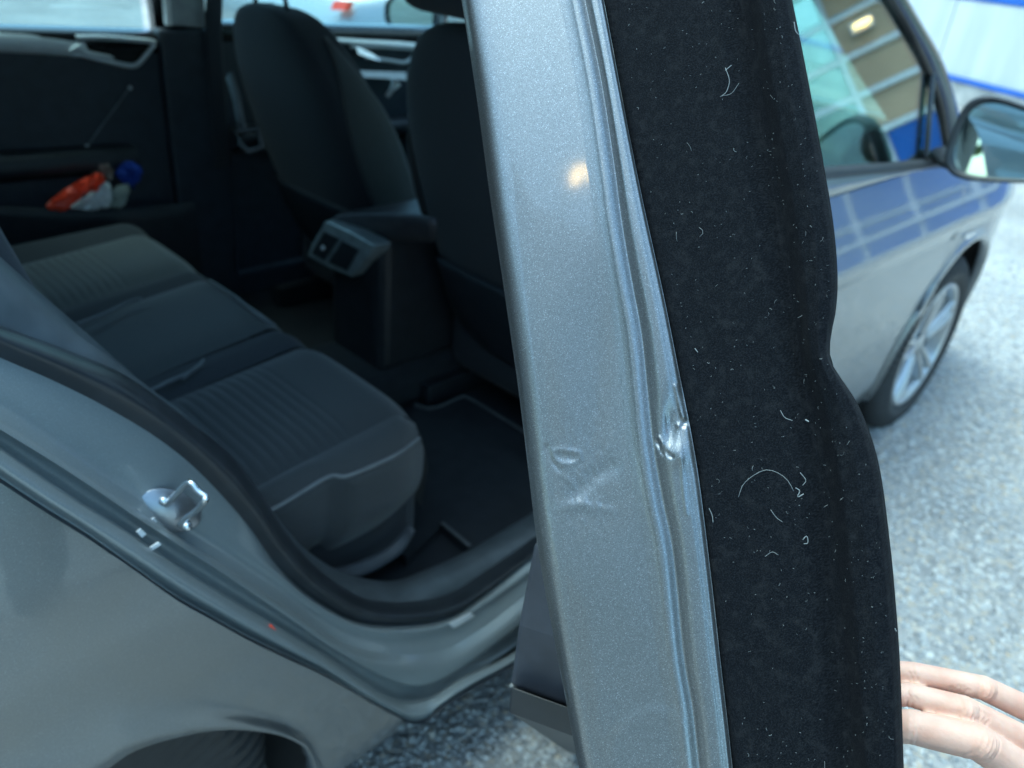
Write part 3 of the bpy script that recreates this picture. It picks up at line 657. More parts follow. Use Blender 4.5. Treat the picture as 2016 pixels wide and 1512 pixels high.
# --- front seats
def seat(yc, dx, parent, top=1.10):
    rows = []; K = 48
    th = np.linspace(0, 2*math.pi, K, endpoint=False)
    keys = [(.30, .20, .06), (.36, .245, .085), (.50, .240, .095), (.65, .246, .095), (.80, .246, .090), (.90, .236, .082), (.98, .215, .072), (1.05, .165, .062), (1.09, .12, .050), (1.11, .05, .025)]
    for z, hw, hd in keys:
        zz = z+(top-1.11)*((z-.3)/.8)
        xc = -1.10-.30*((z-.35)/.75)+dx
        c, s = np.cos(th), np.sin(th); e = 3.2
        yy = np.sign(c)*np.abs(c)**(2/e)*hw; xx = np.sign(s)*np.abs(s)**(2/e)*hd
        xx = xx+np.where(s > 0, .035*np.abs(yy/max(hw, .01))**3, 0)       # side bolsters wrap forward
        rows.append(np.stack([xc+xx, yc+yy, np.full(K, zz)], 1))
    V = np.vstack(rows); n = len(rows)
    F = grid_faces(n, K, True)+[tuple(range(K-1, -1, -1)), tuple((n-1)*K+j for j in range(K))]
    s_ = mk('front_seat', V, F, M['fabric_dark'], parent, sub=1)
    xr = lambda z: -1.10-.30*((z-.35)/.75)+dx
    bk = []
    for z, hw, hd in ((.40, .12, .086), (.46, .17, .090), (.52, .185, .094), (.58, .19, .095), (.63, .185, .095)):
        bk.append([(xr(z)-hd-.002+.010*abs(t)**3, yc+t*hw, z) for t in np.linspace(-1, 1, 15)])
    loft('seat_back_panel', bk, M['trim'], s_, 30, 4, solid=.006)
    for sg in (-1, 1):
        fl = [[(xr(z)+.02+(dx_-.02)*min(1, max(.02, (1.06-z)/.22)), yc+sg*(hw+.003-ins*min(1, max(.02, (1.06-z)/.22))), z) for dx_, ins in ((-.055, .010), (-.02, .0), (.04, .0), (.095, .012))] for z, hw in ((.42, .243), (.52, .243), (.65, .247), (.78, .247), (.88, .240), (.95, .222), (1.0, .20), (1.05, .163))]
        loft('seat_side', fl, M['fabric'], s_, 12, 4, solid=.004)
    box('seat_base', (-.95+dx, yc, .38), (.52, .50, .18), M['fabric_dark'], s_, .06)
    box('seat_rail', (-1.0+dx, yc-.2, .255), (.62, .04, .06), M['plastic'], s_, .006)
    box('seat_rail', (-1.0+dx, yc+.2, .255), (.62, .04, .06), M['plastic'], s_, .006)
    for dy in (-.07, .07): tube('headrest_post', [(xr(1.08), yc+dy, 1.06), (xr(1.15), yc+dy, 1.20)], .006, M['chrome'], s_, 8)
    bm = bmesh.new(); box_bm(bm, (xr(1.2), yc, 1.24), (.10, .26, .16)); from_bm('headrest', bm, M['fabric_dark'], s_, bev=.04)
    return s_
ls = seat(.385, -.0, car); rs = seat(-.345, -.02, car, 1.15)
# belt and buckle on the far front seat's side
tube('belt_stalk', [atd(x, y, 1.75) for x, y in ((452, 150), (465, 190), (472, 230), (480, 262))], .020, M['belt'], car, 10, flat=.4, upv=(1, 0, .3))
bl = [atd(x, y, 1.74) for x, y in ((468, 258), (508, 256), (516, 290), (490, 298), (474, 285))]
tube('belt_buckle', bl, .007, M['belt'], car, 8, closed=True)
# --- centre console with the rear air vents
cpx = -1.47
box('centre_console', (-1.16, 0, .50), (.56, .215, .36), M['plastic'], car, .03)
console = bpy.data.objects['centre_console']
def vp(x, y): return at(x, y, 'x', cpx)
vf = [vp(*q) for q in ((640, 434), (688, 455), (738, 484), (730, 500), (692, 547), (650, 530), (604, 504), (612, 480))]
prism('vent_bezel', vf, (.05, 0, 0), 1, mat_simple('vent_silver', (.30, .34, .35), .4, metal=.3), console, bev=.006)
for nm, q in (('vent_flap', ((640, 456), (668, 470), (640, 512), (615, 498))), ('vent_flap', ((676, 474), (708, 492), (684, 532), (648, 516)))):
    o = prism(nm, [vp(*k)+np.array([-.003, 0, 0]) for k in q], (.004, 0, 0), 1, M['plastic'], console)
    for t in (.3, .5, .7):
        a, b = vp(*q[0])*(1-t)+vp(*q[3])*t, vp(*q[1])*(1-t)+vp(*q[2])*t
bm = bmesh.new(); bmesh.ops.create_uvsphere(bm, u_segments=8, v_segments=6, radius=.006); bmesh.ops.translate(bm, vec=Vector(vp(640, 487))+Vector((-.006, 0, 0)), verts=bm.verts); from_bm('vent_knob', bm, M['silver'], console)
loft('console_lid', [line([(640, 436), (690, 420), (810, 420), (860, 430)], 'x', -1.44), line([(738, 486), (760, 470), (812, 470), (860, 470)], 'x', -1.40)], mat_simple('console_lid_vinyl', (.065, .068, .08), .55), console, 16, 3, solid=.01)
# --- rear bench
bench = box('rear_bench', (-1.98, 0, .385), (.52, 1.22, .22), M['fabric_dark'], car, .04)
def ztop(x, y):
    z = .553+.012*np.clip((x+2.05)/.3, 0, 1)
    fr = np.clip((x+1.76)/.09, 0, 1); z = z-.10*fr**2.6
    return z
def cushion(name, y0, y1, mat, x0=-2.30, x1=-1.67, ribs=None, nx=240, ny=40, crown=.016, skew=0., edge=.03):
    V = []
    for i, x in enumerate(np.linspace(x0, x1, nx)):
        for t in np.linspace(0, 1, ny):
            yy = y0+(y1-y0)*t+skew*(x+2.05)
            e = min(t, 1-t)*(y1-y0)
            d = crown*(1-math.exp(-(e/edge)**1.3))
            z = ztop(x, yy)-.016+d
            if ribs and ribs[0] < x < ribs[1]:
                wgt = min(1, (e/.02))*min(1, (x-ribs[0])/.02, (ribs[1]-x)/.02)
                z += .0042*wgt*(abs(math.sin(math.pi*(x-ribs[0])/.019))**.6-1)
            V.append((x, yy, z))
        # fold the front down
    fr = np.array(V).reshape(nx, ny, 3)[-1]; V += [tuple(p+np.array([.012, 0, -.05])) for p in fr]; V += [tuple(p+np.array([.0, 0, -.14])) for p in fr]
    return mk(name, V, grid_faces(nx+2, ny), mat, bench)
cushion('seat_insert', -.585, -.275, M['fabric_mid'], ribs=(-2.3, -1.83), skew=.10)
cushion('seat_bolster', -.275, -.185, M['fabric_dark'], crown=.010, skew=.13)
cushion('seat_insert', -.185, .115, M['fabric'], skew=.16, crown=.012)
cushion('seat_bolster', .115, .19, M['fabric_dark'], crown=.010, skew=.16)
cushion('seat_insert', .19, .47, M['fabric'], ribs=(-2.3, -1.86), skew=.14)
cushion('seat_bolster', .47, .60, M['fabric_dark'], crown=.03, skew=.02, edge=.05)
# near side bolster with its pale piping
pip = np.array([at(x, y, 'z', z) for x, y, z in ((500, 1022, .525), (545, 999, .528), (600, 966, .535), (640, 942, .540), (660, 936, .541), (682, 938, .54), (740, 915, .54), (790, 890, .535), (826, 862, .52))])
tube('seat_piping', pip, .0035, M['piping'], bench, 8, n=60)
e0 = np.array([(x, -.578+.10*(x+2.05), ztop(x, 0)-.016) for x in np.linspace(-2.1, -1.70, 12)])
pc = catmull(pip, 12)
loft('seat_bolster', [e0, (e0+pc)/2+np.array([0, 0, .012]), pc, pc+np.array([.006, -.006, -.03]), pc+np.array([.0, .0, -.11]), pc+np.array([-.03, .05, -.19])], M['fabric_mid'], bench, 50, 5)
for pts in (((360, 745), (380, 728), (396, 716), (400, 708)), ((290, 772), (330, 752), (362, 738), (384, 726)), ((150, 640), (200, 620), (260, 592), (280, 588)), ((412, 552), (460, 582), (510, 622), (540, 640))):
    tube('seat_piping', np.array([at(x, y, 'z', .570) for x, y in pts]), .0034, M['piping'], bench, 6, n=24)
bm = bmesh.new(); box_bm(bm, (-2.33, 0, .86), (.16, 1.24, .66), Matrix.Rotation(math.radians(-16), 3, 'Y')); from_bm('backrest', bm, M['fabric_dark'], bench, bev=.05)
loft('bench_skirt', [L([(600, 1130), (690, 1112), (760, 1080), (808, 1030)], -.64), L([(640, 1150), (720, 1132), (790, 1090), (818, 1045)], -.66)], M['trim'], bench, 20, 3, solid=.004)
# --- foot mat
mo = [(1060, 870), (1000, 832), (925, 787), (905, 784), (870, 800), (842, 806), (815, 798), (720, 1000), (800, 1100), (870, 1032), (925, 1078), (1010, 1040), (1080, 980)]
mp = np.array([at(x, y, 'z', .245) for x, y in mo])
fm = prism('floor_mat', mp, (0, 0, -.02), 1, M['carpet'], car)
tube('mat_binding', mp[:7]+np.array([0, 0, .003]), .004, M['belt'], fm, 6, n=60)
tube('mat_binding', mp[9:11]+np.array([0, 0, .003]), .004, M['belt'], fm, 6, n=12)
prism('rail_cap', [at(x, y, 'z', .29) for x, y in ((908, 714), (932, 702), (936, 707), (912, 720))], (0, 0, .01), 1, M['belt'], car)
loft('seat_track_cover', [[at(x, y, 'z', .28) for x, y in ((810, 735), (860, 715), (910, 690))], [at(x, y, 'z', .29) for x, y in ((815, 748), (868, 728), (915, 706))], [at(x, y, 'z', .27) for x, y in ((818, 760), (872, 742), (920, 722))]], M['plastic'], car, 20, 3)
# dashboard
sheet('dashboard', [[(x, yy, z) for yy in np.linspace(-.72, .72, 5)] for x, z in ((-.18, .95), (-.45, .96), (-.58, .90), (-.60, .72), (-.48, .55))], M['plastic'], car)
tube('steering_wheel', [(-.72+.06*math.sin(a), .37+.185*math.cos(a), .82+.17*math.sin(a)) for a in np.linspace(0, 2*math.pi, 40, endpoint=False)], .015, M['plastic'], car, 8, closed=True)

# --- the open rear door, seen end-on
TH = math.radians(25.0); DU = np.array([math.cos(TH), math.sin(TH), 0]); DV = np.array([math.sin(TH), -math.cos(TH), 0])
E0 = atd(1330, 800, .505)
KL = math.tan(math.radians(28)); DN = -DU+KL*np.array([0, 0, 1]); DN /= np.linalg.norm(DN)      # face of the shut edge
DW = np.cross(DN, DV); DW = DW if DW[2] > 0 else -DW
def dpx(x, y): return atp(x, y, E0, DN)
def dloc(p): q = np.asarray(p)-E0; return np.array([q@DV, q@DW])
LE = [(870, -160), (886, -80), (900, 0), (928, 180), (955, 380), (985, 580), (1010, 756), (1030, 920), (1052, 1090), (1085, 1280), (1112, 1420), (1130, 1512), (1150, 1600), (1170, 1680)]
MI = [(1150, -160), (1170, -80), (1188, 0), (1222, 180), (1262, 380), (1306, 580), (1342, 760), (1362, 860), (1378, 960), (1400, 1140), (1418, 1300), (1432, 1420), (1442, 1512), (1452, 1600), (1460, 1680)]
FO = [(1428, -160), (1446, -80), (1464, 0), (1495, 200), (1530, 400), (1560, 580), (1582, 720), (1606, 860), (1626, 1000), (1646, 1200), (1662, 1380), (1672, 1512), (1680, 1600), (1688, 1680)]
SI = [(1530, -160), (1548, -80), (1566, 0), (1592, 130), (1620, 280), (1645, 430), (1654, 540), (1650, 610), (1640, 660), (1640, 706), (1662, 745), (1692, 790), (1718, 850), (1740, 930), (1758, 1060), (1770, 1180), (1780, 1320), (1787, 1512), (1790, 1600), (1794, 1680)]
NV = 640
def dcurve(pts): return catmull(np.array([dpx(*p) for p in pts]), NV)
def dcurve(pts):
    p = np.array([dpx(*q) for q in pts]); d = p[-1]-p[-3]; d /= np.linalg.norm(d)
    ext = [p[-1]+d*.12+DU*.06, p[-1]+d*.24+DU*.20, p[-1]+d*.36+DU*.38]
    u = p[0]-p[2]; u /= np.linalg.norm(u)
    return np.vstack([catmull(p, NV-90), catmull(np.array([p[-1]]+ext), 91)[1:]])
GR = [(1120, -160), (1136, -80), (1151, 0), (1183, 159), (1207, 317), (1223, 437), (1243, 556), (1263, 669), (1283, 867), (1303, 987), (1323, 1086), (1344, 1288), (1362, 1397), (1375, 1512), (1385, 1600), (1394, 1680)]
cg = dcurve(GR)
cl, cm, cf, cs = dcurve(LE), dcurve(MI), dcurve(FO), dcurve(SI)
fr_ = np.array([0, .025, .055, .09, .13, .18, .24, .60, .64, .68, .705, .73, .755, .79, .84, .90, .95, .98, 1.0])
hh_ = np.array([-14, -7.5, -3.6, -1.6, -.6, -.2, 0, 0, .35, 1.0, 1.1, .3, -.7, .5, 1.9, 2.5, 2.1, .9, -1.5])*1e-3
ff = np.unique(np.concatenate([np.linspace(0, 1, 170), np.linspace(.6, 1, 130)]))
hs = np.interp(ff, fr_, hh_)*(ff < .5)
g_ = lambda c, w: np.exp(-((ff-c)/w)**2)
sst = lambda a, b: (lambda t: t*t*(3-2*t))(np.clip((ff-a)/(b-a), 0, 1))
hs += 1e-3*(1.15*g_(.690, .040)-1.9*g_(.752, .024)+2.5*sst(.765, .86)-.9*sst(.90, .985)-3.2*sst(.975, 1.0))
ker = np.exp(-np.linspace(-2, 2, 21)**2); ker /= ker.sum(); hs = np.convolve(np.pad(hs, 10, 'edge'), ker, 'valid'); 
fa, fb_ = np.clip(ff/.75, 0, 1)[None, :, None], np.clip((ff-.75)/.25, 0, 1)[None, :, None]
P = cl[:, None]+(cg-cl)[:, None]*fa+(cm-cg)[:, None]*fb_
q = P-E0; a_ = q@DV; w_ = q@DW
def gau(cx, cy, sx, sy, rot=0.):
    c = dloc(dpx(cx, cy)); s = math.radians(rot); da, dw = a_-c[0], w_-c[1]
    x = da*math.cos(s)+dw*math.sin(s); y = -da*math.sin(s)+dw*math.cos(s)
    return np.exp(-(x/sx)**2-(y/sy)**2)
def segd(p, q_):
    A_, B_ = dloc(dpx(*p)), dloc(dpx(*q_)); d = B_-A_; t = np.clip(((a_-A_[0])*d[0]+(w_-A_[1])*d[1])/(d@d), 0, 1)
    return np.hypot(a_-A_[0]-t*d[0], w_-A_[1]-t*d[1])
def stroke(pts, r):
    d = np.min([segd(pts[i], pts[i+1]) for i in range(len(pts)-1)], axis=0); return np.exp(-(d/r)**2)
H = np.repeat(hs[None], NV, 0)
def ker2(n_):
    for ax in (0, 1):
        for _ in range(2): n_ = (np.roll(n_, 1, ax)+n_+np.roll(n_, -1, ax))/3
    return n_*3
# pressed marks: a small oval ring and a bent chevron
H += .00035*stroke([(1088, 890), (1100, 885), (1120, 888), (1140, 892), (1142, 905), (1125, 914), (1105, 914), (1092, 905), (1088, 890)], .0016)
H -= .0003*gau(1118, 901, .005, .0022)+.0004*stroke([(1075, 880), (1085, 905), (1100, 925)], .0018)
H += .00016*stroke([(1190, 950), (1165, 970), (1140, 988), (1110, 1000)], .0042)+.00022*stroke([(1108, 1001), (1150, 993), (1205, 1005)], .0030)
H -= .0006*stroke([(1200, 920), (1165, 945), (1128, 975)], .0055)
H += .0003*gau(1150, 995, .010, .004)
# the big dent at the outer bead: bead pushed in, folded lip, torn flake and bright crown below it
fpos = np.repeat(ff[None], NV, 0)
H -= .0030*gau(1316, 845, .008, .014)*np.clip((fpos-.80)/.06, 0, 1)
H -= .0018*gau(1330, 800, .0055, .026)*np.clip((fpos-.82)/.06, 0, 1)
H += .0018*gau(1335, 893, .0075, .0075)
H += .0012*stroke([(1330, 760), (1338, 800), (1346, 826), (1336, 838)], .0014)
H -= .0030*gau(1346, 832, .0024, .0022)
H -= .0020*stroke([(1296, 872), (1306, 890), (1322, 896)], .0016)
H += .0013*stroke([(1298, 862), (1304, 872), (1302, 884), (1312, 894), (1322, 893)], .0012)
H += .0006*stroke([(1342, 900), (1346, 960), (1352, 1010)], .0012)
H -= .0022*gau(1190, 800, .020, .055, 8)+.0012*gau(1165, 660, .022, .04)
H += .0008*np.sin(w_*40)*np.exp(-((w_-dloc(dpx(1200, 1100))[1])/.1)**2)*np.clip((.66-fpos)/.2, 0, 1)
# smooth drawn plate low on the face
H += .0006*(1/(1+np.exp((np.hypot((a_-dloc(dpx(1290, 1500))[0])*1.15, w_-dloc(dpx(1290, 1500))[1])-.034)/.0012)))*np.clip((.72-fpos)/.05, 0, 1)
scuff = np.exp(-((a_-dloc(dpx(1140, 940))[0])/.03)**2-((w_-dloc(dpx(1140, 940))[1])/.045)**2)
H += .00009*scuff*ker2(rng.normal(size=H.shape))
PV = P+DN*H[..., None]
door = mk('rear_door', PV.reshape(-1, 3), grid_faces(NV, len(ff)), M['paint_edge'], car)
door['label'] = 'dented grey rear door standing open'
# dark dusty edge strip: flat inner run, fold, rounded outer hem
def dmat():
    m, nt, b = base_mat('dusty_black_strip')
    tc = nt.nodes.new('ShaderNodeTexCoord')
    mp_ = nt.nodes.new('ShaderNodeMapping'); mp_.inputs['Rotation'].default_value = (.5, -.6, .3); mp_.inputs['Scale'].default_value = (260, 1500, 1500)
    n1 = nt.nodes.new('ShaderNodeTexNoise'); n1.inputs['Scale'].default_value = 1.0; n1.inputs['Detail'].default_value = 3
    nt.links.new(tc.outputs['Object'], mp_.inputs[0]); nt.links.new(mp_.outputs[0], n1.inputs['Vector'])
    n2 = nt.nodes.new('ShaderNodeTexNoise'); n2.inputs['Scale'].default_value = 130; n2.inputs['Detail'].default_value = 8; n2.inputs['Roughness'].default_value = .7
    nt.links.new(tc.outputs['Object'], n2.inputs['Vector'])
    r1 = nt.nodes.new('ShaderNodeValToRGB'); r1.color_ramp.elements[0].position = .42; r1.color_ramp.elements[0].color = (.0030, .0037, .0055, 1); r1.color_ramp.elements[1].position = .78; r1.color_ramp.elements[1].color = (.016, .0175, .021, 1)
    r2 = nt.nodes.new('ShaderNodeValToRGB'); r2.color_ramp.elements[0].position = .50; r2.color_ramp.elements[0].color = (0, 0, 0, 1); r2.color_ramp.elements[1].position = .72; r2.color_ramp.elements[1].color = (.36, .36, .36, 1)
    nt.links.new(n1.outputs['Fac'], r1.inputs[0]); nt.links.new(n2.outputs['Fac'], r2.inputs[0])
    mx = nt.nodes.new('ShaderNodeMix'); mx.data_type = 'RGBA'; nt.links.new(r2.outputs[0], mx.inputs[0]); nt.links.new(r1.outputs[0], mx.inputs[6]); mx.inputs[7].default_value = (.030, .031, .033, 1)
    nt.links.new(mx.outputs[2], b.inputs['Base Color']); b.inputs['Roughness'].default_value = .8; b.inputs['Specular IOR Level'].default_value = .06
    b.inputs['Sheen Weight'].default_value = .015; bump(nt, b, n1.outputs['Fac'], .5, .0006)
    return m
M['black_strip'] = dmat()  # near-black base, streaked, with paler dusty patches
n1_, n2_ = 40, 30
t1 = np.linspace(0, 1, n1_); t2 = np.linspace(0, 1, n2_)[1:]
h1 = np.interp(t1, [0, .03, .08, .5, .82, 1], np.array([-4, -1.5, -.6, -.8, -3.0, -13])*1e-3)
h2 = np.interp(t2, [0, .12, .3, .55, .8, .93, 1], np.array([-13, -10, 1.0, 5.0, 2.0, -5, -12])*1e-3)
Pb = np.concatenate([cm[:, None]*(1-t1)[None, :, None]+cf[:, None]*t1[None, :, None], cf[:, None]*(1-t2)[None, :, None]+cs[:, None]*t2[None, :, None]], 1)
hb = np.concatenate([h1, h2]); wob = .0005*np.sin(np.linspace(0, 60, NV))*0
Hb = np.repeat(hb[None], NV, 0)
fuz = np.zeros_like(Hb); fuz[:, :2] = rng.normal(0, .00025, (NV, 2)); 
Pb = Pb+DN*(Hb+fuz)[..., None]
black_strip = mk('edge_strip', Pb.reshape(-1, 3), grid_faces(NV, Pb.shape[1]), M['black_strip'], door)
black_strip['label'] = 'dusty black outer strip of the door edge'
# outer skin running forward to the hinge, inner face and door card
def extr(c, steps): return [c+DU*s+DV*o for s, o in steps]
skin_s = catmull(cs+DN*(-.011), 120)
bul = np.interp(np.linspace(0, 1, 120), [0, .45, .62, .8, 1], [0, 0, .0, .012, .014])[:, None]
sk = [skin_s]+[skin_s+DU*s+DV[None]*(o+bul*bb) for s, o, bb in ((.004, -.0025, 0), (.03, -.009, .5), (.08, -.022, 1.), (.3, -.06, 1.6), (.95, -.10, 1.6))]
loft('outer_skin', sk, M['paint_clean'], door, 120, 1)
in_s = catmull(cl+DN*(-.014), 120)
loft('inner_frame', [in_s, in_s+DU*.004+DV*.002, in_s+DU*.03+DV*.008, in_s+DU*.25+DV*.03], M['paint_edge'], door, 120, 1)
# door card corner, seen low beside the shut edge
cp0 = atd(1060, 1250, .78)
card = [atp(x, y, cp0, DV) for x, y in ((1200, 940), (1052, 1066), (1020, 1230), (1004, 1348), (1090, 1388), (1240, 1440))]
prism('door_card', card, DV*.06, 1, mat_simple('navy_grey_door_card', (.045, .05, .065), .5, bumps=.2, bscale=500), door, bev=.004)
card2 = [atp(x, y, cp0+DV*.004, DV) for x, y in ((1004, 1351), (1000, 1402), (1112, 1478), (1240, 1530), (1240, 1445), (1090, 1391))]
prism('card_kick_panel', card2, DV*.06, 1, M['plastic'], door, bev=.003)
tube('card_highlight', [atp(x, y, cp0-DV*.002, DV) for x, y in ((1008, 1350), (1046, 1367), (1088, 1386), (1120, 1400))], .0022, M['piping'], door, 6, n=20)  # pale tube drawn for the highlight along the card's lower edge

# ------------------------------------------------------------------ lint on the felt
def lint():
    V, F = [], []
    def fib(path, r):
        v, f = tube_data(path, r, 5); o = len(V); V.extend(v); F.extend([tuple(i+o for i in q) for q in f])
    lift = DN*.0012
    def onp(x, y): return dpx(x, y)+lift
    def pxpath(pts, r): fib(catmull(np.array([onp(*p) for p in pts]), 14), r)
    pxpath([(1454, 978), (1462, 955), (1480, 938), (1506, 925), (1530, 930), (1550, 945), (1562, 966)], 0.000154)
    pxpath([(1428, 135), (1436, 160), (1430, 182), (1418, 192)], 0.000210); pxpath([(1440, 130), (1428, 140)], 0.000245); pxpath([(1455, 165), (1440, 185), (1422, 190)], 0.000140)
    pxpath([(1566, 960), (1574, 966), (1570, 978), (1582, 972)], 0.000280); pxpath([(1575, 930), (1586, 945), (1580, 955)], 0.000210)
    pxpath([(1536, 808), (1545, 822), (1560, 828)], 0.000210); pxpath([(1585, 826), (1592, 830)], 0.000420)
    pxpath([(1396, 1000), (1402, 1014), (1404, 1028)], 0.000210); pxpath([(1517, 1003), (1528, 1018), (1540, 1027)], 0.000140)
    pxpath([(1580, 1062), (1588, 1055), (1590, 1068), (1582, 1070)], 0.000280); pxpath([(1368, 686), (1374, 694)], 0.000280); pxpath([(1506, 1095), (1520, 1086), (1532, 1092)], 0.000140)
    pxpath([(1563, 45), (1566, 62), (1572, 70)], 0.000280); pxpath([(1761, 1236), (1764, 1242)], 0.000280)
    i0, i1 = int(NV*.07), int(NV*.80)
    for _ in range(420):
        i = rng.integers(i0, i1); j = rng.integers(3, Pb.shape[1]-6)
        c = Pb[i, j]+DN*.0008; L_ = rng.choice([.0008, .0016, .003, .006], p=[.78, .17, .035, .015]); a = rng.uniform(0, 6.28)
        d = DV*math.cos(a)+DW*math.sin(a); s = DV*-math.sin(a)+DW*math.cos(a); k = rng.normal(0, .35)
        fib([c-d*L_/2, c-d*L_*.15+s*L_*k*.5, c+d*L_*.2+s*L_*k*.5, c+d*L_/2], rng.uniform(.00004, .00013))
    o = mk('lint', V, F, mat_simple('pale_lint', (.22, .235, .24), .9), None); tag(o, 'pale lint and hairs stuck to the black door edge', 'lint', kind='stuff')
lint()

# ------------------------------------------------------------------ packets in the far door pocket
def pouch(name, pts, y, th, mat, label, cat, group=None):
    p = line(pts, 'y', y); c = p.mean(0); n = len(p); P_ = catmull(np.vstack([p, p[:1]]), 33)[:-1]
    V, rows_ = [], ((1.0, 0), (.93, .6), (.7, .95), (.3, 1.0))
    for s, d in rows_: V += [c+(q-c)*s+np.array([0, -th*d+.004*rng.normal(), .004*rng.normal()*(s < 1)]) for q in P_]
    V.append(c+np.array([0, -th, 0])); k = len(P_)
    F = grid_faces(4, k, True)+[(3*k+i, 3*k+(i+1) % k, 4*k) for i in range(k)]+[tuple(range(k-1, -1, -1))]
    o = mk(name, V, F, mat, None, smooth=False); tag(o, label, cat, group); return o
pouch('snack_packet', [(88, 404), (120, 378), (165, 352), (195, 340), (208, 350), (190, 368), (140, 398), (128, 411), (95, 411)], .655, .018, M['red'], 'crumpled bright red packet in the far door pocket', 'packet')
pouch('paper_packet', [(140, 404), (165, 388), (200, 360), (216, 362), (220, 385), (205, 412), (140, 412)], .668, .015, M['white_wrap'], 'white paper packet tucked behind the red packet', 'packet')
pouch('wrapper', [(178, 340), (196, 318), (218, 322), (222, 340), (208, 352)], .69, .012, M['beige_wrap'], 'small brownish wrapper above the red packet', 'wrapper')
pouch('cloth', [(226, 340), (244, 316), (272, 322), (276, 345), (258, 366), (232, 352)], .685, .02, M['blue_cloth'], 'folded dark blue cloth at the pocket corner', 'cloth')
pouch('tissue_pack', [(208, 408), (222, 372), (250, 362), (254, 378), (236, 405)], .672, .012, M['grey_wrap'], 'pale grey green tissue pack below the blue cloth', 'tissue pack')

# ------------------------------------------------------------------ the hand on the door
def skin_mat():
    m, nt, b = base_mat('skin')
    col, fac, src = noise_col(nt, (.62, .36, .27), (.70, .47, .37), 45, 5, .35, .65)
    nt.links.new(col, b.inputs['Base Color']); b.inputs['Roughness'].default_value = .5
    b.inputs['Subsurface Weight'].default_value = .25; b.inputs['Subsurface Radius'].default_value = (.008, .003, .0015); b.inputs['Subsurface Scale'].default_value = .5
    nz = nt.nodes.new('ShaderNodeTexNoise'); nz.inputs['Scale'].default_value = 420; nz.inputs['Detail'].default_value = 3; nt.links.new(src, nz.inputs['Vector']); bump(nt, b, nz.outputs['Fac'], .35, .0006)
    return m
M['skin'] = skin_mat()
def hand():
    bm = bmesh.new()
    def ball(c, r):
        bmesh.ops.create_icosphere(bm, subdivisions=2, radius=r, matrix=Matrix.Translation(Vector(c)))
    def chain(ps, rs, step=.0035):
        ps = [np.asarray(p) for p in ps]
        for i in range(len(ps)-1):
            n = max(2, int(np.linalg.norm(ps[i+1]-ps[i])/step))
            for k in range(n+1):
                t = k/n; ball(ps[i]*(1-t)+ps[i+1]*t, rs[i]*(1-t)+rs[i+1]*t)
    Dp = .60
    # pixel x,y + depth for tip, dip, pip, knuckle ; radii
    fingers = [
        ([(1725, 1318, .612), (1800, 1326, .602), (1935, 1354, .592), (2100, 1432, .60)], [.0082, .0088, .0093, .0105]),
        ([(1700, 1361, .600), (1795, 1369, .590), (1896, 1396, .576), (2090, 1496, .588)], [.0084, .0091, .0101, .0115]),
        ([(1715, 1428, .588), (1795, 1431, .574), (1925, 1461, .560), (2090, 1570, .575)], [.0104, .0124, .0130, .0136]),
        ([(1850, 1620, .590), (1900, 1610, .580), (1990, 1610, .57), (2085, 1670, .575)], [.0085, .0095, .0108, .0125]),
    ]
    kn = []
    for j, r in fingers:
        P_ = [atd(*q) for q in j]; chain(P_, r); kn.append(P_[3])
        ball(P_[2]-AF*.0030, r[2]*.90); ball(P_[1]-AF*.0010, r[1]*.97)
    wrist = atd(2420, 1700, .60)
    for k in kn: chain([k, (k+wrist)/2, wrist], [.0125, .015, .022], .006)
    for a, b in zip(kn[:-1], kn[1:]): chain([a, b], [.0122, .0122], .005); chain([(a+wrist)/2, (b+wrist)/2], [.016, .016], .006)
    # thumb behind the palm
    chain([wrist*.6+kn[3]*.4, atd(2200, 1760, .60), atd(2080, 1800, .615), atd(1990, 1800, .62)], [.016, .0135, .0115, .009])
    # the arm, trunk core, neck and head carry on from the hand as one body
    DX = -.32
    elbow = np.array([-1.875, -1.90, .89]); hd = np.array([-1.70+DX, -1.98, 1.50]); nk = np.array([-1.70+DX, -2.03, 1.33])
    shl, shr = np.array([-1.93+DX*.6, -2.08, 1.22]), np.array([-1.50+DX, -2.10, 1.22])
    chain([wrist, elbow, shl, nk+np.array([0, -.02, -.10]), nk], [.027, .036, .045, .06, .056], .012)
    chain([hd, hd+np.array([0, .02, .05])], [.078, .085], .02); chain([hd+np.array([0, .02, -.05]), hd+np.array([0, .045, -.085])], [.062, .045], .015); chain([nk, hd+np.array([0, -.01, -.06])], [.056, .055], .015)
    chain([hd+np.array([0, .088, .015]), hd+np.array([0, .112, -.02])], [.010, .014]); chain([hd+np.array([-.022, .088, -.055]), hd+np.array([.022, .088, -.055])], [.009, .009])
    for sx in (-1, 1): chain([hd+np.array([sx*.086, 0, .02]), hd+np.array([sx*.088, -.005, -.02])], [.014, .011]); chain([hd+np.array([sx*.035, .082, .03]), hd+np.array([sx*.045, .080, .03])], [.012, .012])
    me = bpy.data.meshes.new('hand_raw'); bm.to_mesh(me); bm.free()
    tmp = bpy.data.objects.new('hand_raw', me); COL.objects.link(tmp)
    rm = tmp.modifiers.new('r', 'REMESH'); rm.mode = 'VOXEL'; rm.voxel_size = .0014
    sm = tmp.modifiers.new('s', 'SMOOTH'); sm.factor = .5; sm.iterations = 4
    dg = bpy.context.evaluated_depsgraph_get(); me2 = bpy.data.meshes.new_from_object(tmp.evaluated_get(dg))
    bpy.data.objects.remove(tmp)
    # creases over the middle joints
    n = len(me2.vertices); co = np.empty(n*3); me2.vertices.foreach_get('co', co); co = co.reshape(-1, 3); no = np.empty(n*3); me2.vertices.foreach_get('normal', no); no = no.reshape(-1, 3)
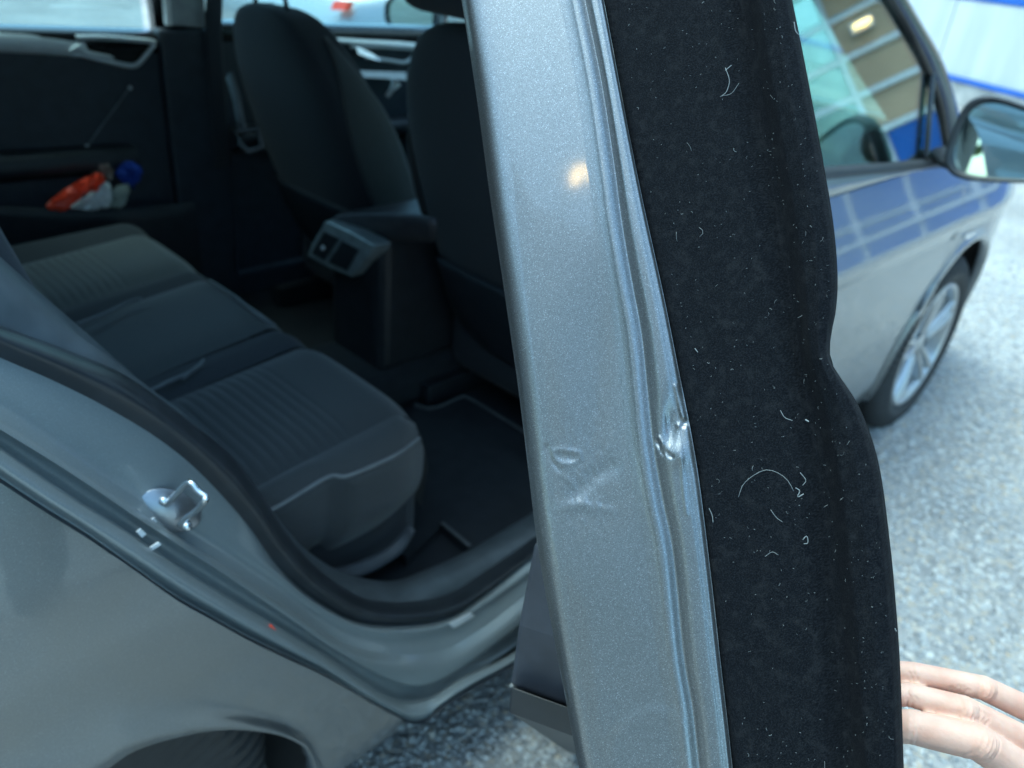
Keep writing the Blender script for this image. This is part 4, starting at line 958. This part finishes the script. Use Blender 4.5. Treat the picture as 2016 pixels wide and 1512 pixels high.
    for j, r in fingers:
        P_ = [atd(*q) for q in j]
        for base_i, other, offs in ((2, 3, (-.0075, -.0045, -.0012, .002, .0052)), (2, 1, ()), (1, 2, (-.002, .0015))):
            ax = P_[other]-P_[base_i]; ax /= np.linalg.norm(ax)
            dist = np.linalg.norm(co-P_[base_i], axis=1)
            for o_ in offs:
                s = (co-P_[base_i])@ax-o_+.0009*np.sin(dist*900)
                wgt = np.exp(-(s/.0008)**2)*(dist < r[base_i]*1.75)*np.clip(no@(-AF)+.1, 0, 1)
                co -= no*(.0009*wgt)[:, None]
    me2.vertices.foreach_set('co', co.ravel()); me2.update()
    def blob(chains, vox, it=6):
        b2 = bmesh.new()
        for ps, rs in chains:
            ps = [np.asarray(p, float) for p in ps]
            for i in range(len(ps)-1):
                n_ = max(2, int(np.linalg.norm(ps[i+1]-ps[i])/(min(rs[i], rs[i+1])*.35)))
                for k in range(n_+1):
                    t = k/n_; bmesh.ops.create_icosphere(b2, subdivisions=2, radius=rs[i]*(1-t)+rs[i+1]*t, matrix=Matrix.Translation(Vector(ps[i]*(1-t)+ps[i+1]*t)))
        m_ = bpy.data.meshes.new('raw'); b2.to_mesh(m_); b2.free(); t_ = bpy.data.objects.new('raw', m_); COL.objects.link(t_)
        q_ = t_.modifiers.new('r', 'REMESH'); q_.mode = 'VOXEL'; q_.voxel_size = vox
        q2 = t_.modifiers.new('s', 'SMOOTH'); q2.factor = .5; q2.iterations = it
        out = bpy.data.meshes.new_from_object(t_.evaluated_get(bpy.context.evaluated_depsgraph_get())); bpy.data.objects.remove(t_); return out
    per = link('person', me2, M['skin'], None)
    me2.materials.clear(); me2.materials.append(M['skin'])
    tag(per, "person in a dark coat laying bare fingers against the open door", 'person')
    M['coat'] = mat_simple('dark_navy_coat', (.012, .014, .022), .85); M['hair'] = mat_simple('brown_hair', (.05, .032, .02), .6)
    X = lambda x: x+DX
    coat = blob([([wrist+(elbow-wrist)*.25, elbow, shl], [.042, .055, .075]), ([shl, shr], [.08, .08]), ([nk+np.array([0, -.02, -.05]), (X(-1.70), -2.25, 1.10), (X(-1.70), -2.42, .90), (X(-1.70), -2.46, .74)], [.085, .135, .15, .17]),
                 ([shl, (X(-1.80), -2.40, .90)], [.09, .13]), ([shr, (X(-1.60), -2.40, .90)], [.09, .13]), ([shr, (X(-1.40), -2.20, .93), (X(-1.45), -2.05, .75)], [.075, .055, .042])], .010)
    link('coat', coat, M['coat'], per)
    link('trousers', blob([([(X(-1.70+q*.10), -2.45, .80), (X(-1.70+q*.13), -2.42, .47), (X(-1.70+q*.15), -2.48, .08)], [.10, .075, .055]) for q in (-1, 1)]+[([(X(-1.80), -2.45, .80), (X(-1.60), -2.45, .80)], [.10, .10])], .010), M['fabric_dark'], per)
    for sx in (X(-1.85), X(-1.55)): link('shoe', blob([([(sx, -2.50, .045), (sx, -2.32, .038)], [.045, .038])], .008), M['plastic'], per)
    link('hair', blob([([hd+np.array([0, -.025, .03]), hd+np.array([0, -.005, .075])], [.092, .085])], .006), M['hair'], per)
hand()

# ------------------------------------------------------------------ far side: parked car, trees, wall
def parked_car(x0, y0, label, paint):
    t = thing('parked_car', label, 'car', (x0, y0, 0))
    K = 24
    secs = [(-2.1, .45, .75, .70), (-2.0, .30, .95, .80), (-1.5, .28, 1.0, .86), (0, .25, .98, .88), (1.2, .26, .92, .88), (1.9, .30, .80, .80), (2.1, .40, .70, .66)]
    V = []
    for x, zb, zt, hw in secs:
        for a in np.linspace(0, 2*math.pi, K, endpoint=False):
            c, s = math.cos(a), math.sin(a); V.append((x, math.copysign(abs(c)**.5, c)*hw, (zb+zt)/2+math.copysign(abs(s)**.5, s)*(zt-zb)/2))
    mk('body', V, grid_faces(len(secs), K, True)+[tuple(range(K-1, -1, -1)), tuple((len(secs)-1)*K+j for j in range(K))], paint, t)
    rf = [[(x, yy, z) for yy in np.linspace(-hw, hw, 5)] for x, z, hw in ((-1.7, 1.0, .74), (-1.3, 1.38, .62), (-.3, 1.46, .60), (.4, 1.36, .62), (1.1, .96, .74))]
    loft('roof', rf, paint, t, 12, 2)
    for s in (-1, 1):
        o = prism('window', [(-1.35, s*.745, 1.0), (.75, s*.745, 1.0), (.25, s*.63, 1.36), (-1.15, s*.63, 1.36)], (0, s*.004, 0), 1, M['gloss_black'], t)
        prism('tail_light', [(-2.08, s*.66, .80), (-2.06, s*.78, .81), (-2.04, s*.79, .86), (-2.06, s*.67, .85)], (-.04, 0, 0), 1, M['red'], t)
        for x in (-1.3, 1.3):
            w1 = lathe('wheel', [(.0, -.01), (.20, -.01), (.21, 0), (.31, 0), (.32, .03), (.32, .18), (.2, .2)], (x, -.87 if s < 0 else .68, .32), M['tyre'], t, 'y', 32)
            lathe('rim', [(.0, -.014), (.19, -.018), (.2, -.008)], (x, -.87 if s < 0 else .87, .32), M['alloy'], w1, 'y', 20)
    prism('number_plate', [(-2.13, -.26, .52), (-2.13, .26, .52), (-2.12, .26, .63), (-2.12, -.26, .63)], (-.01, 0, 0), 1, M['white'], t)
    return t
pc1 = parked_car(2.6, 3.6, 'silver parked car seen through the gap between the front seats', mat_paint('silver_paint', (.5, .5, .5), 700, .1, metal=.6))
def leaf_mat(name, c):
    m, nt, b = base_mat(name); col, f_, s_ = noise_col(nt, tuple(x*.55 for x in c), tuple(x*1.5 for x in c), 2.5, 5)
    nt.links.new(col, b.inputs['Base Color']); b.inputs['Roughness'].default_value = .6; return m
M['leaf'] = leaf_mat('spring_leaves', (.09, .12, .025)); M['bark'] = mat_simple('bark', (.10, .08, .06), .9, scale=8)
def tree(x, y, h, label):
    t = thing('tree', label, 'tree', (x, y, 0), 'trees behind the car')
    tube('trunk', [(0, 0, 0), (.05, .03, h*.3), (-.05, .08, h*.6), (.0, .05, h*.9)], [.2, .16, .10, .03], M['bark'], t, 8, n=12)
    N = 2600; V, F = [], []
    cl_ = rng.normal(size=(26, 3))*np.array([h*.2, h*.2, h*.22])+np.array([0, 0, h*.58])
    for i in range(N):
        c = cl_[rng.integers(26)]+rng.normal(size=3)*h*.07; a, b = rng.normal(size=3), rng.normal(size=3); a *= .13/np.linalg.norm(a); b -= a*(a@b)/(a@a); b *= .07/np.linalg.norm(b)
        k = len(V); V += [c-a, c+b, c+a, c-b]; F.append((k, k+1, k+2, k+3))
    mk('crown', V, F, M['leaf'], t, smooth=False)
for x, y, h, lb in ((-9, 4.5, 6.0, 'young green tree nearest behind the car, mirrored in the left mirror'), (-12, 8.5, 7.0, 'taller green tree behind and left of the car'), (-14, 2.0, 6.5, 'bushy green tree directly behind the car')):
    tree(x, y, h, lb)
gw = thing('boundary_wall', 'long pale wall beyond the car park on the left', 'wall')
box('wall', (4, 14.0, 1.2), (60, .25, 2.4), M['white_wrap'], gw, .01); box('coping', (4, 14.0, 2.44), (60, .36, .08), M['plinth'], gw, .01)
